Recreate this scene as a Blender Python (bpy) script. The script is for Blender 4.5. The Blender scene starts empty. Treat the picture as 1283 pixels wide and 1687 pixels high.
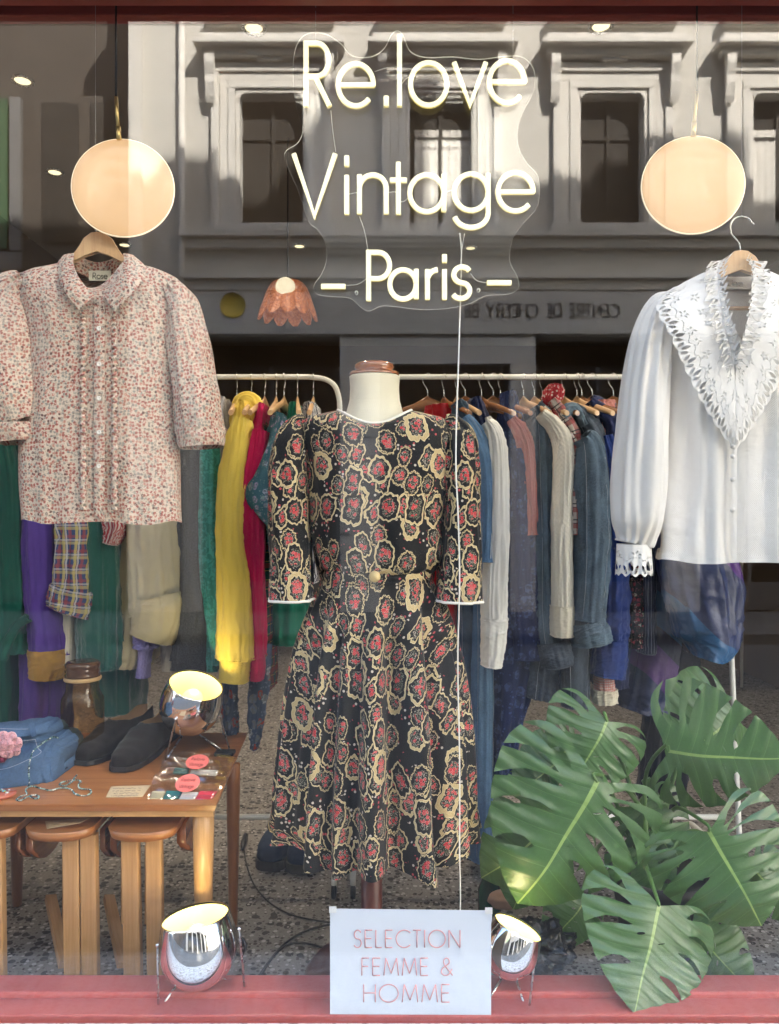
import bpy, bmesh, math, random
from mathutils import Vector, Matrix, noise
from mathutils.geometry import delaunay_2d_cdt
R = math.radians; PI = math.pi; sin = math.sin; cos = math.cos
sc = bpy.context.scene
col = sc.collection
random.seed(7)
# ---------------------------------------------------------------- camera, sky, sun, exposure
F = 1267.0; CD = 1.70; CZ = 1.12          # focal length in photo pixels, camera to glass, camera height over the sill
cam = bpy.data.cameras.new('camera'); co = bpy.data.objects.new('camera', cam); col.objects.link(co)
co.location = (0, -CD, CZ); co.rotation_euler = (R(90), 0, 0)
cam.sensor_fit = 'VERTICAL'; cam.sensor_height = 36; cam.lens = 36 * F / 1687
cam.clip_start = .02; cam.clip_end = 500
cam.dof.use_dof = True; cam.dof.focus_distance = 1.92; cam.dof.aperture_fstop = 6.3
sc.camera = co
SUN_DIR = Vector((.42, .62, .66)).normalized()    # towards the sun: over the shop's own roof, from the right
w = bpy.data.worlds.new('World'); sc.world = w; w.use_nodes = True
nt = w.node_tree; bg = nt.nodes['Background']
sky = nt.nodes.new('ShaderNodeTexSky'); sky.sky_type = 'NISHITA'; sky.sun_disc = False
sky.dust_density = 3.0; sky.air_density = 1.0; sky.sun_elevation = math.asin(SUN_DIR.z); sky.sun_rotation = math.atan2(SUN_DIR.x, SUN_DIR.y)
nt.links.new(sky.outputs[0], bg.inputs[0]); bg.inputs[1].default_value = .15
sl = bpy.data.lights.new('sun', 'SUN'); so = bpy.data.objects.new('sun', sl); col.objects.link(so)
sl.energy = 4.9; sl.angle = R(.5); sl.color = (1, .94, .85)
so.rotation_euler = SUN_DIR.to_track_quat('Z', 'Y').to_euler(); so.location = (6, 8, 20)
sc.view_settings.view_transform = 'Standard'; sc.view_settings.look = 'None'
sc.view_settings.exposure = 3.75; sc.view_settings.gamma = 1
sc.cycles.use_denoising = True
sc.cycles.max_bounces = 9; sc.cycles.transparent_max_bounces = 16; sc.cycles.diffuse_bounces = 4
sc.cycles.sample_clamp_indirect = 3; sc.cycles.caustics_reflective = False; sc.cycles.caustics_refractive = False
EX = 2 ** sc.view_settings.exposure
# ---------------------------------------------------------------- helpers
def W(px, py, d): return Vector(((px - 641.5) / F * d, d - CD, CZ - (py - 843.5) / F * d))
def lerp(a, b, t): return a + (b - a) * t
def cr(vals, t):                      # catmull-rom through a list of tuples/numbers, t in 0..1
    n = len(vals) - 1; x = min(max(t, 0), 1) * n; i = min(int(x), n - 1); f = x - i
    p = [vals[min(max(i + k, 0), n)] for k in (-1, 0, 1, 2)]
    def h(a, b, c, e): return .5 * ((2 * b) + (-a + c) * f + (2 * a - 5 * b + 4 * c - e) * f * f + (-a + 3 * b - 3 * c + e) * f ** 3)
    if isinstance(p[0], (int, float)): return h(*p)
    return tuple(h(*[q[k] for q in p]) for k in range(len(p[0])))
def smooth(pts, n): return [Vector(cr([tuple(p) for p in pts], i / (n - 1))) for i in range(n)]
def tag(o, label=None, cat=None, group=None, kind=None):
    if label: o['label'] = label
    if cat: o['category'] = cat
    if group: o['group'] = group
    if kind: o['kind'] = kind
    return o
def thing(name, label, cat, loc=(0, 0, 0), group=None):
    o = bpy.data.objects.new(name, None); col.objects.link(o); o.location = loc; o.empty_display_size = .05
    return tag(o, label, cat, group)
def rootloc(o):
    while o.parent: o = o.parent
    return o.location.copy()
class MB:
    def __init__(s): s.b = bmesh.new(); s.uv = s.b.loops.layers.uv.new('UVMap'); s.mi = 0
    def face(s, vs, uvs=None, sm=True):
        try: f = s.b.faces.new(vs)
        except ValueError: return None
        f.smooth = sm; f.material_index = s.mi
        if uvs:
            for l, u in zip(f.loops, uvs): l[s.uv].uv = u
        return f
    def box(s, a, b, bev=0):
        x0, x1 = sorted((a[0], b[0])); y0, y1 = sorted((a[1], b[1])); z0, z1 = sorted((a[2], b[2]))
        v = [s.b.verts.new((x, y, z)) for z in (z0, z1) for y in (y0, y1) for x in (x0, x1)]
        fs = []
        for q in ((0, 2, 3, 1), (4, 5, 7, 6), (0, 1, 5, 4), (2, 6, 7, 3), (0, 4, 6, 2), (1, 3, 7, 5)):
            f = s.face([v[i] for i in q], sm=False)
            for l in f.loops:
                c = l.vert.co
                n = (q in ((0, 1, 5, 4), (2, 6, 7, 3)))
                l[s.uv].uv = (c.x, c.z) if n else ((c.y, c.z) if q in ((0, 4, 6, 2), (1, 3, 7, 5)) else (c.x, c.y))
            fs.append(f)
        if bev:
            es = list({e for f in fs for e in f.edges})
            bmesh.ops.bevel(s.b, geom=es, offset=bev, segments=2, affect='EDGES', profile=.6)
        return s
    def obox(s, p, q, wid, dep, bev=0):      # bar from p to q; wid across, dep in depth
        p = Vector(p); q = Vector(q); t = (q - p); L = t.length; t.normalize()
        y = Vector((0, 1, 0)); x = t.cross(y)
        if x.length < .01: x = Vector((1, 0, 0))
        x.normalize(); y = x.cross(t).normalized()
        v = []
        for c in (p, q):
            for sx, sy in ((-1, -1), (1, -1), (1, 1), (-1, 1)): v.append(s.b.verts.new(c + x * sx * wid / 2 + y * sy * dep / 2))
        fs = []
        for k in range(4):
            j = (k + 1) % 4; w_ = wid if k % 2 == 0 else dep
            fs.append(s.face([v[k], v[j], v[4 + j], v[4 + k]], [(0, 0), (w_, 0), (w_, L), (0, L)], False))
        fs.append(s.face(v[3::-1], [(0, 0), (wid, 0), (wid, dep), (0, dep)], False)); fs.append(s.face(v[4:8], [(0, 0), (wid, 0), (wid, dep), (0, dep)], False))
        if bev: bmesh.ops.bevel(s.b, geom=list({e for f in fs if f for e in f.edges}), offset=bev, segments=2, affect='EDGES', profile=.6)
        return s
    def grid(s, rings, uvs, closed=True, sm=True):
        V = [[s.b.verts.new(p) for p in r] for r in rings]
        n = len(V[0])
        for i in range(len(V) - 1):
            for j in range(n if closed else n - 1):
                k = (j + 1) % n
                u = [uvs[i][j], uvs[i][j + 1], uvs[i + 1][j + 1], uvs[i + 1][j]]
                s.face([V[i][j], V[i][k], V[i + 1][k], V[i + 1][j]], u, sm)
        return V
    def cap(s, ring, sm=False):
        s.face(ring, [(v.co.x, v.co.y) for v in ring], sm); return s
    def tube(s, path, r, n=8, flat=1, cap=True, up=None):
        path = [Vector(p) for p in path]; m = len(path)
        rr = r if isinstance(r, (list, tuple)) else [r] * m
        rings = []; uvs = []; L = 0; pn = None
        for i, p in enumerate(path):
            t = (path[min(i + 1, m - 1)] - path[max(i - 1, 0)])
            if t.length < 1e-9: t = Vector((0, 0, 1))
            t.normalize()
            if pn is None:
                a = up or (Vector((0, 1, 0)) if abs(t.y) < .9 else Vector((1, 0, 0)))
                pn = (a - t * a.dot(t)).normalized()
            else: pn = (pn - t * pn.dot(t)).normalized()
            b = t.cross(pn)
            rings.append([p + (pn * cos(k * 2 * PI / n) * flat + b * sin(k * 2 * PI / n)) * rr[i] for k in range(n)])
            if i: L += (path[i] - path[i - 1]).length
            uvs.append([(k / n * 2 * PI * rr[i], L) for k in range(n + 1)])
        V = s.grid(rings, uvs)
        if cap: s.cap(V[0][::-1]); s.cap(V[-1])
        return V
    def lathe(s, prof, c=(0, 0, 0), n=32, ax=None, arc=2 * PI, sx=1, sy=1):   # prof: (r, z)
        c = Vector(c); M = ax.to_track_quat('Z', 'Y').to_matrix() if ax is not None else Matrix.Identity(3)
        rings = []; uvs = []; L = 0
        for i, (r, z) in enumerate(prof):
            rings.append([c + M @ Vector((r * cos(a * arc / n) * sx, r * sin(a * arc / n) * sy, z)) for a in range(n)])
            if i: L += math.hypot(r - prof[i - 1][0], z - prof[i - 1][1])
            uvs.append([(a / n * arc * max(r, .01), L) for a in range(n + 1)])
        return s.grid(rings, uvs)
    def ball(s, c, r, n=16, sx=1, sy=1, sz=1):
        prof = [(max(r * sin(i * PI / n), 1e-5), -r * cos(i * PI / n) * sz) for i in range(n + 1)]
        s.lathe(prof, c, n * 2, sx=sx, sy=sy); return s
    def prism(s, pts, y0, y1, bev=0):           # outline in XZ (or list of Vectors), extruded in y
        a = [s.b.verts.new((p[0], y0, p[1])) for p in pts]; b = [s.b.verts.new((p[0], y1, p[1])) for p in pts]
        n = len(pts); fs = [s.face(a, [(p[0], p[1]) for p in pts], False), s.face(b[::-1], [(p[0], p[1]) for p in pts][::-1], False)]
        L = 0
        for i in range(n):
            j = (i + 1) % n; e = math.hypot(pts[j][0] - pts[i][0], pts[j][1] - pts[i][1])
            fs.append(s.face([a[j], a[i], b[i], b[j]], [(L + e, y0), (L, y0), (L, y1), (L + e, y1)], False)); L += e
        if bev: bmesh.ops.bevel(s.b, geom=list({e for f in fs[:2] if f for e in f.edges}), offset=bev, segments=2, affect='EDGES', profile=.6)
        return s
    def build(s, name, mats, parent=None, keep=False, loc=None, recalc=True):
        if recalc: bmesh.ops.recalc_face_normals(s.b, faces=s.b.faces[:])
        me = bpy.data.meshes.new(name)
        off = rootloc(parent) if parent else (Vector(loc) if loc is not None else Vector((0, 0, 0)))
        if off.length and not keep: bmesh.ops.translate(s.b, verts=s.b.verts[:], vec=-off)
        s.b.to_mesh(me); s.b.free()
        for m in (mats if isinstance(mats, (list, tuple)) else [mats]): me.materials.append(m)
        o = bpy.data.objects.new(name, me); col.objects.link(o)
        if parent: o.parent = parent
        elif loc is not None: o.location = loc
        return o
def copy_tree(o, parent=None):
    c = o.copy(); col.objects.link(c)
    if parent: c.parent = parent
    for ch in [k for k in bpy.data.objects if k.parent == o]: copy_tree(ch, c)
    return c
def struct(o): o['kind'] = 'structure'; return o
# ---------------------------------------------------------------- node expressions
class E:
    def __init__(s, t, k): s.t = t; s.k = k
    def _(s, op, *a): return s.t.m(op, s, *a)
    def __add__(s, o): return s._('ADD', o)
    __radd__ = __add__
    def __sub__(s, o): return s._('SUBTRACT', o)
    def __rsub__(s, o): return s.t.m('SUBTRACT', o, s)
    def __mul__(s, o): return s._('MULTIPLY', o)
    __rmul__ = __mul__
    def __truediv__(s, o): return s._('DIVIDE', o)
    def __gt__(s, o): return s._('GREATER_THAN', o)
    def __lt__(s, o): return s._('LESS_THAN', o)
    def sin(s): return s._('SINE')
    def cos(s): return s._('COSINE')
    def abs(s): return s._('ABSOLUTE')
    def sqrt(s): return s._('SQRT')
    def frac(s): return s._('FRACT')
    def max(s, o): return s._('MAXIMUM', o)
    def min(s, o): return s._('MINIMUM', o)
    def pow(s, o): return s._('POWER', o)
class T:
    def __init__(s, name, rough=.8, color=(.5, .5, .5), metal=0, spec=None):
        s.mat = bpy.data.materials.new(name); s.mat.use_nodes = True; s.nt = s.mat.node_tree
        s.p = s.nt.nodes['Principled BSDF']; s.set('Roughness', rough); s.set('Base Color', color); s.set('Metallic', metal)
        if spec is not None: s.set('Specular IOR Level', spec)
    def inp(s, k, v):
        if isinstance(v, E): s.nt.links.new(v.k, k)
        elif isinstance(v, (tuple, list)) and len(v) == 3 and k.type == 'RGBA': k.default_value = (*v, 1)
        else: k.default_value = v
    def set(s, n, v): s.inp(s.p.inputs[n], v); return s
    def m(s, op, *a):
        n = s.nt.nodes.new('ShaderNodeMath'); n.operation = op
        for i, v in enumerate(a): s.inp(n.inputs[i], v)
        return E(s, n.outputs[0])
    def co(s, which='UV'):
        n = s.nt.nodes.new('ShaderNodeTexCoord'); return E(s, n.outputs[which])
    def sep(s, v):
        n = s.nt.nodes.new('ShaderNodeSeparateXYZ'); s.inp(n.inputs[0], v); return [E(s, o) for o in n.outputs]
    def comb(s, x, y, z=0):
        n = s.nt.nodes.new('ShaderNodeCombineXYZ')
        for i, v in enumerate((x, y, z)): s.inp(n.inputs[i], v)
        return E(s, n.outputs[0])
    def noise(s, v, scale=5, det=3, rough=.5, dist=0):
        n = s.nt.nodes.new('ShaderNodeTexNoise'); s.inp(n.inputs['Vector'], v)
        n.inputs['Scale'].default_value = scale; n.inputs['Detail'].default_value = det; n.inputs['Roughness'].default_value = rough; n.inputs['Distortion'].default_value = dist
        return E(s, n.outputs[0])
    def vor(s, v, scale=1, rand=1, dim='2D', feat='F1'):
        n = s.nt.nodes.new('ShaderNodeTexVoronoi'); n.voronoi_dimensions = dim; n.feature = feat; s.inp(n.inputs['Vector'], v)
        n.inputs['Scale'].default_value = scale; n.inputs['Randomness'].default_value = rand
        if feat == 'DISTANCE_TO_EDGE': return E(s, n.outputs['Distance'])
        return E(s, n.outputs['Distance']), E(s, n.outputs['Color']), E(s, n.outputs['Position'])
    def ramp(s, f, stops, const=False):
        n = s.nt.nodes.new('ShaderNodeValToRGB'); s.inp(n.inputs[0], f); cr_ = n.color_ramp
        if const: cr_.interpolation = 'CONSTANT'
        while len(cr_.elements) < len(stops): cr_.elements.new(.5)
        for e, (p, c) in zip(cr_.elements, stops): e.position = p; e.color = (*c, 1) if len(c) == 3 else c
        return E(s, n.outputs[0])
    def mix(s, f, a, b, mode='MIX'):
        n = s.nt.nodes.new('ShaderNodeMix'); n.data_type = 'RGBA'; n.blend_type = mode
        s.inp(n.inputs[0], f); s.inp(n.inputs[6], a); s.inp(n.inputs[7], b); return E(s, n.outputs[2])
    def map(s, v, f0, f1, t0=0, t1=1):
        n = s.nt.nodes.new('ShaderNodeMapRange'); s.inp(n.inputs[0], v)
        for i, x in enumerate((f0, f1, t0, t1)): n.inputs[i + 1].default_value = x
        return E(s, n.outputs[0])
    def bump(s, h, st=.3, dist=.002):
        n = s.nt.nodes.new('ShaderNodeBump'); s.inp(n.inputs['Height'], h); n.inputs['Strength'].default_value = st; n.inputs['Distance'].default_value = dist
        s.nt.links.new(n.outputs[0], s.p.inputs['Normal']); return s
    def emit(s, c, k):
        s.set('Emission Color', c); s.set('Emission Strength', k); return s
def plain(name, c, rough=.5, metal=0, var=.12, vs=8, bump=0, spec=None):
    t = T(name, rough, c, metal, spec); v = t.co('Object')
    n = t.noise(v, vs, 4, .6)
    t.set('Base Color', t.mix(n, tuple(x * (1 - var) for x in c), tuple(min(1, x * (1 + var)) for x in c)))
    t.set('Roughness', t.map(t.noise(v, vs * 3, 2), .3, .7, max(0, rough - .08), min(1, rough + .08)))
    if bump: t.bump(t.noise(v, vs * 12, 4), .5, bump)
    return t.mat
def cloth(name, c, var=.18, weave=900, bump=.35, rough=.92, melange=0, sheen=.15):
    t = T(name, rough, c, 0, .2); v = t.co('UV')
    n = t.noise(v, 7, 5, .65)
    cc = t.mix(n, tuple(x * (1 - var) for x in c), tuple(min(1, x * (1 + var)) for x in c))
    if melange: cc = t.mix(t.map(t.noise(v, 260, 3, .8), .42, .6), cc, tuple(min(1, x * (1 + melange) + .02 * melange) for x in c))
    t.set('Base Color', cc); t.set('Sheen Weight', sheen); t.set('Sheen Roughness', .5)
    x, y, _ = t.sep(v)
    wv = (x * weave).sin() * (y * weave).sin()
    t.bump(wv * .25 + t.noise(v, 22, 4, .55) * 3, bump, .0022)
    return t.mat
def denim(name, c, fade=.5):
    t = T(name, .95, c, 0, .15); v = t.co('UV'); x, y, _ = t.sep(v)
    tw = ((x + y) * 1500).sin() * .5 + .5
    f = t.noise(v, 9, 6, .7); g = t.noise(v, 180, 3, .8)
    hi = tuple(min(1, a * (1 + fade * 1.5) + k_ * fade) for a, k_ in zip(c, (.035, .055, .085)))
    cc = t.mix(t.map(f * .7 + g * .5, .42, .8), c, hi); cc = t.mix(tw * .10, cc, (.5, .56, .66))
    t.set('Base Color', cc); t.bump(g * 1.4 + t.noise(v, 18, 3) * 3, .4, .0025); return t.mat
def wood(name, c1, c2, rough=.4, scale=1, coat=.0):
    t = T(name, rough, c1); x, y, z = t.sep(t.co('UV'))
    v = t.comb(x * 26 * scale, y * 1.6 * scale, 0)
    n = t.noise(v, 1.6, 6, .65, 1.2); g = t.noise(t.comb(x * 300 * scale, y * 9 * scale, 0), 1, 3, .7)
    cc = t.ramp(n, [(.28, c1), (.5, tuple((a + b) / 2 for a, b in zip(c1, c2))), (.7, c2)])
    t.set('Base Color', t.mix(g * .6, cc, tuple(a * .42 for a in c1))); t.set('Coat Weight', coat); t.set('Coat Roughness', .25)
    t.bump(g, .2, .0006); return t.mat
def emitter(name, c, k):
    t = T(name, .5, (.05, .05, .05)); t.emit(c, k / EX); return t.mat
M = {}
M['chrome'] = T('chrome', .045, (.93, .93, .94), 1).mat
M['steel'] = plain('brushed_steel', (.62, .62, .6), .28, 1, .05, 20)
M['brass'] = plain('aged_brass', (.62, .46, .2), .42, 1, .1, 20)
M['white_paint'] = plain('white_rack_paint', (.78, .78, .74), .38, 0, .05, 10)
M['black'] = plain('black_plastic', (.018, .018, .018), .42)
M['hanger_wood'] = wood('pale_hanger_wood', (.62, .36, .17), (.78, .52, .28), .42, 1.0, .2)
M['dark_wood'] = wood('brown_hanger_wood', (.22, .085, .03), (.42, .18, .07), .25, 1, .5)
M['teak'] = wood('teak_table_wood', (.36, .125, .035), (.62, .27, .095), .36, .6, .25)
M['beech'] = wood('beech_stool_wood', (.46, .225, .08), (.74, .45, .20), .4, .8, .2)
def schlick(n, ior):      # symmetric Fresnel, the same from either side of a face
    g = n.nodes.new('ShaderNodeNewGeometry'); d = n.nodes.new('ShaderNodeVectorMath'); d.operation = 'DOT_PRODUCT'; n.links.new(g.outputs['Incoming'], d.inputs[0]); n.links.new(g.outputs['Normal'], d.inputs[1])
    def mth(op, a, b=None):
        k = n.nodes.new('ShaderNodeMath'); k.operation = op
        for i, v in enumerate((a, b)):
            if v is None: continue
            if isinstance(v, (int, float)): k.inputs[i].default_value = v
            else: n.links.new(v, k.inputs[i])
        return k.outputs[0]
    r0 = ((ior - 1) / (ior + 1)) ** 2; c = mth('ABSOLUTE', d.outputs['Value']); p = mth('POWER', mth('SUBTRACT', 1, c), 5)
    return mth('ADD', mth('MULTIPLY', p, 1 - r0), r0)
def glassmat(name, tint, ior=1.45, rough=0, dens=None, boost=1.0):   # thin glazing: what does not reflect goes straight through
    m = bpy.data.materials.new(name); m.use_nodes = True; n = m.node_tree; n.nodes.clear()
    o = n.nodes.new('ShaderNodeOutputMaterial'); mx = n.nodes.new('ShaderNodeMixShader'); tr = n.nodes.new('ShaderNodeBsdfTransparent'); gl = n.nodes.new('ShaderNodeBsdfGlossy')
    fr = schlick(n, ior)
    mu = n.nodes.new('ShaderNodeMath'); mu.operation = 'MULTIPLY'; mu.inputs[1].default_value = boost; mu.use_clamp = True
    tr.inputs[0].default_value = (*tint, 1); gl.inputs['Roughness'].default_value = rough
    n.links.new(fr, mu.inputs[0]); n.links.new(mu.outputs[0], mx.inputs[0]); n.links.new(tr.outputs[0], mx.inputs[1]); n.links.new(gl.outputs[0], mx.inputs[2]); n.links.new(mx.outputs[0], o.inputs[0])
    return m
# ---------------------------------------------------------------- stroke lettering (unit cap height 1, x-height .62)
def arc(cx, cy, rx, ry, a0, a1, n=18): return [(cx + rx * cos(R(a0 + (a1 - a0) * i / n)), cy + ry * sin(R(a0 + (a1 - a0) * i / n))) for i in range(n + 1)]
XH = .62; q = XH / 2
GL = {
 'R': (.56, [[(0, 0), (0, 1), (.24, 1)] + arc(.24, .74, .26, .26, 90, -90, 14) + [(0, .48)], [(.2, .48), (.52, 0)]]),
 'P': (.54, [[(0, 0), (0, 1), (.24, 1)] + arc(.24, .73, .28, .27, 90, -90, 14) + [(0, .46)]]),
 'V': (.72, [[(0, 1), (.36, 0), (.72, 1)]]),
 'e': (.62, [[(.01, q), (.61, q)] + arc(q, q, q, q, 2, 318, 26)]),
 'o': (.62, [arc(q, q, q, q, 0, 360, 30)]),
 'a': (.60, [arc(q, q, q, q, 0, 360, 30), [(XH, XH + .01), (XH, 0)]]),
 'g': (.60, [arc(q, q, q, q, 0, 360, 30), [(XH, XH + .01), (XH, -.05)] + arc(q, -.05, q, .24, 0, -165, 16)]),
 'l': (.02, [[(0, 0), (0, 1.06)]]), '.': (.02, [[(0, 0), (0, .14)]]),
 'i': (.02, [[(0, 0), (0, XH)], [(0, .76), (0, .93)]]),
 'v': (.50, [[(0, XH), (.25, 0), (.5, XH)]]),
 'n': (.40, [[(0, 0), (0, XH)], [(0, .40)] + arc(.2, .41, .2, .21, 180, 0, 14) + [(.4, 0)]]),
 't': (.26, [[(.13, 0), (.13, .88)], [(0, .58), (.26, .58)]]),
 'r': (.24, [[(0, 0), (0, XH)], [(0, .40)] + arc(.22, .40, .22, .22, 180, 95, 8)]),
 's': (.32, [arc(.17, .465, .145, .155, 30, 270, 14)[:-1] + arc(.15, .155, .155, .155, 90, -150, 14)]),
 '-': (.36, [[(0, .3), (.36, .3)]]), ' ': (.3, []),
 'S': (.42, [arc(.21, .75, .19, .25, 25, 270, 14)[:-1] + arc(.2, .25, .21, .25, 90, -155, 14)]),
 'E': (.40, [[(.4, 1), (0, 1), (0, 0), (.4, 0)], [(0, .52), (.36, .52)]]),
 'F': (.38, [[(.38, 1), (0, 1), (0, 0)], [(0, .52), (.34, .52)]]),
 'L': (.34, [[(0, 1), (0, 0), (.34, 0)]]), 'T': (.46, [[(0, 1), (.46, 1)], [(.23, 1), (.23, 0)]]),
 'I': (.02, [[(0, 0), (0, 1)]]), 'C': (.74, [arc(.46, .5, .46, .5, 42, 318, 24)]),
 'O': (.94, [arc(.47, .5, .47, .5, 0, 360, 30)]), 'N': (.62, [[(0, 0), (0, 1), (.62, 0), (.62, 1)]]),
 'M': (.78, [[(0, 0), (.1, 1), (.39, .12), (.68, 1), (.78, 0)]]), 'H': (.58, [[(0, 0), (0, 1)], [(.58, 0), (.58, 1)], [(0, .52), (.58, .52)]]),
 '&': (.62, [[(.62, 0), (.17, .62)] + arc(.29, .8, .155, .2, 215, -35, 12) + [(.08, .42)] + arc(.25, .23, .24, .23, 140, 320, 12) + [(.58, .36)]]),
 'D': (.62, [[(0, 0), (0, 1), (.2, 1)] + arc(.2, .5, .42, .5, 90, -90, 16) + [(0, 0)]]),
 'Y': (.6, [[(0, 1), (.3, .5), (.6, 1)], [(.3, .5), (.3, 0)]]),
 'B': (.5, [[(0, 0), (0, 1), (.22, 1)] + arc(.22, .76, .22, .24, 90, -90, 10) + [(0, .52)], [(.22, .52)] + arc(.24, .26, .26, .26, 90, -90, 10) + [(0, 0)]]),
 'A': (.66, [[(0, 0), (.33, 1), (.66, 0)], [(.12, .36), (.54, .36)]]),
}
def text_strokes(s, gap=.16):
    x = 0; out = []
    for ch in s:
        wd, st = GL[ch]
        for k in st: out.append([(x + p[0], p[1]) for p in k])
        x += wd + gap
    return out, x - gap
def flat_text(mb, s, org, ux, uz, h, wd, width=None, gap=.16, thick=.0004, nrm=None):
    st, L = text_strokes(s, gap); kx = (width / L) if width else h
    ux = Vector(ux).normalized(); uz = Vector(uz).normalized(); nn = Vector(nrm) if nrm else ux.cross(uz)
    parts_ = []
    for k in st:          # cut at sharp corners so that every stroke keeps its width
        cur = [k[0]]
        for i in range(1, len(k)):
            cur.append(k[i])
            if i < len(k) - 1:
                a_ = Vector((k[i][0] - k[i - 1][0], k[i][1] - k[i - 1][1])); b_ = Vector((k[i + 1][0] - k[i][0], k[i + 1][1] - k[i][1]))
                if a_.length > 0 and b_.length > 0 and a_.angle(b_) > .6: parts_.append(cur); cur = [k[i]]
        parts_.append(cur)
    for k in parts_:
        mb.tube([Vector(org) + ux * p[0] * kx + uz * p[1] * h for p in k], wd / 2, 6, thick / (wd / 2), True, nn)
# ================================================================ the setting outside
GZ = -.45
t = T('asphalt', .9, (.05, .05, .05)); v = t.co('Object'); n_ = t.noise(v, 60, 4, .7)
t.set('Base Color', t.mix(n_, (.085, .085, .088), (.13, .13, .128))); t.bump(n_, .5, .01); M['asphalt'] = t.mat
t = T('pavement_stone', .85, (.3, .29, .27)); v = t.co('Object'); n_ = t.noise(v, 18, 5, .6)
t.set('Base Color', t.mix(n_, (.09, .087, .082), (.15, .145, .138))); t.bump(n_, .3, .004); M['pavement'] = t.mat
t = T('limewash_render', .9, (.6, .57, .52)); v = t.co('Object'); n_ = t.noise(v, 2.2, 6, .65)
t.set('Base Color', t.mix(n_, (.49, .465, .42), (.61, .585, .535))); t.bump(t.noise(v, 40, 4), .3, .006); M['facade'] = t.mat
M['trim'] = plain('pale_stone_trim', (.63, .60, .55), .8, 0, .1, 5, .002)
M['facade_dark'] = plain('shaded_render', (.07, .058, .048), .9, 0, .25, 2)  # dark tone carries the shade on the corner house
M['shopfront_grey'] = plain('grey_shopfront_paint', (.53, .515, .49), .6, 0, .08, 3)
M['shopfront_dark'] = plain('dark_shopfront_paint', (.07, .07, .075), .5, 0, .1, 3)
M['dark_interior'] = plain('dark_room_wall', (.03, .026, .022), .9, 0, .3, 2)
M['window_glass'] = glassmat('house_window_glass', (.85, .88, .88), 1.5)
M['zinc'] = plain('zinc_roof', (.3, .32, .34), .5, .4, .1, 3)
M['red_paint'] = plain('red_frame_paint', (.28, .055, .042), .5, 0, .15, 6, .0008)
def sheet(name, x0, x1, y0, y1, z, m):
    b = MB(); v = [b.b.verts.new(p) for p in ((x0, y0, z), (x1, y0, z), (x1, y1, z), (x0, y1, z))]; b.face(v, [(x0, y0), (x1, y0), (x1, y1), (x0, y1)], False)
    return struct(b.build(name, m, recalc=False))
sheet('ground', -150, 150, -150, 150, GZ - .16, M['asphalt'])
sheet('road', -80, 80, -8.2, -2.4, GZ - .14, M['asphalt'])
b = MB(); b.box((-80, -2.4, GZ - .16), (80, -.25, GZ), .01); struct(b.build('pavement', M['pavement']))
b = MB(); b.box((-14, -.74, GZ + .001), (16, -.262, GZ + .03), .008); struct(b.build('doorstep_paving', M['trim']))
b = MB(); b.box((-80, -10.4, GZ - .16), (80, -8.2, GZ), .01); struct(b.build('far_pavement', M['pavement']))
b = MB(); b.box((-80, -2.56, GZ - .15), (80, -2.403, GZ + .004), .01); struct(b.build('kerb', M['pavement']))
# --- houses across the street: they are what the shop window reflects
DF = 10.4; SV = F / (DF + CD)
def RX(px): return (px - 641.5) / SV
def RZ(py): return CZ + (843.5 - py) / SV
hs = thing('town_house', 'pale stone house across the street with hooded windows, mirrored in the shop window', 'house', (2, -DF, GZ))
wins = [447, 727, 1008, 1292, 1572]
b = MB()
x0, x1 = RX(215), RX(1900); z1, z2 = RZ(375), RZ(155)
def wallseg(xa, xb, za, zb): b.box((xa, -DF - .35, za), (xb, -DF, zb))
xs = [x0]
for c in wins: xs += [RX(c - 52), RX(c + 52)]
xs.append(x1)
for row in range(2):
    zz0 = z1 + row * 3.3 if row else z1; zz1 = z2 + row * 3.3
    for i in range(0, len(xs), 2): wallseg(xs[i], xs[i + 1], zz0, zz1)
    top = zz1 + (3.3 - (z2 - z1)) if row < 1 else zz1 + .9
    wallseg(x0, x1, zz1 + .0, top)
wallseg(x0, x1, RZ(555), z1)
b.build('wall', M['facade'], hs)
# ground floor piers with rusticated joints
GPR = [(215, 330), (560, 625), (840, 882), (1095, 1152), (1330, 1420), (1640, 1900)]
for a, c in GPR:
    b = MB(); z = GZ; top = RZ(555)
    while z < top - .02:
        zz = min(z + .285, top - .003); b.box((RX(a), -DF - .3, z), (RX(c), -DF + .02, zz), .008); z = zz + .02
    b.box((RX(a) + .03, -DF - .28, GZ), (RX(c) - .03, -DF - .01, top - .004)); b.build('pier', M['trim'], hs)
b = MB(); b.box((RX(560), -DF - .2, RZ(600)), (RX(882), -DF + .03, RZ(556) - .003)); b.build('lintel', M['shopfront_grey'], hs)
b = MB(); b.box((RX(330), -DF - 4, GZ + .01), (RX(1640), -DF - 3.9, RZ(556) - .01)); b.box((RX(330), -DF - 4, GZ), (RX(1640), -DF - .4, GZ + .008)); b.box((RX(330) - .05, -DF - 4, GZ), (RX(330), -DF - .36, RZ(556))); b.box((RX(1640), -DF - 4, GZ), (RX(1640) + .05, -DF - .36, RZ(556))); b.box((RX(330), -DF - 4, RZ(556)), (RX(1640), -DF - .36, RZ(556) + .05)); b.build('shop_interior', M['dark_interior'], hs)
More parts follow.
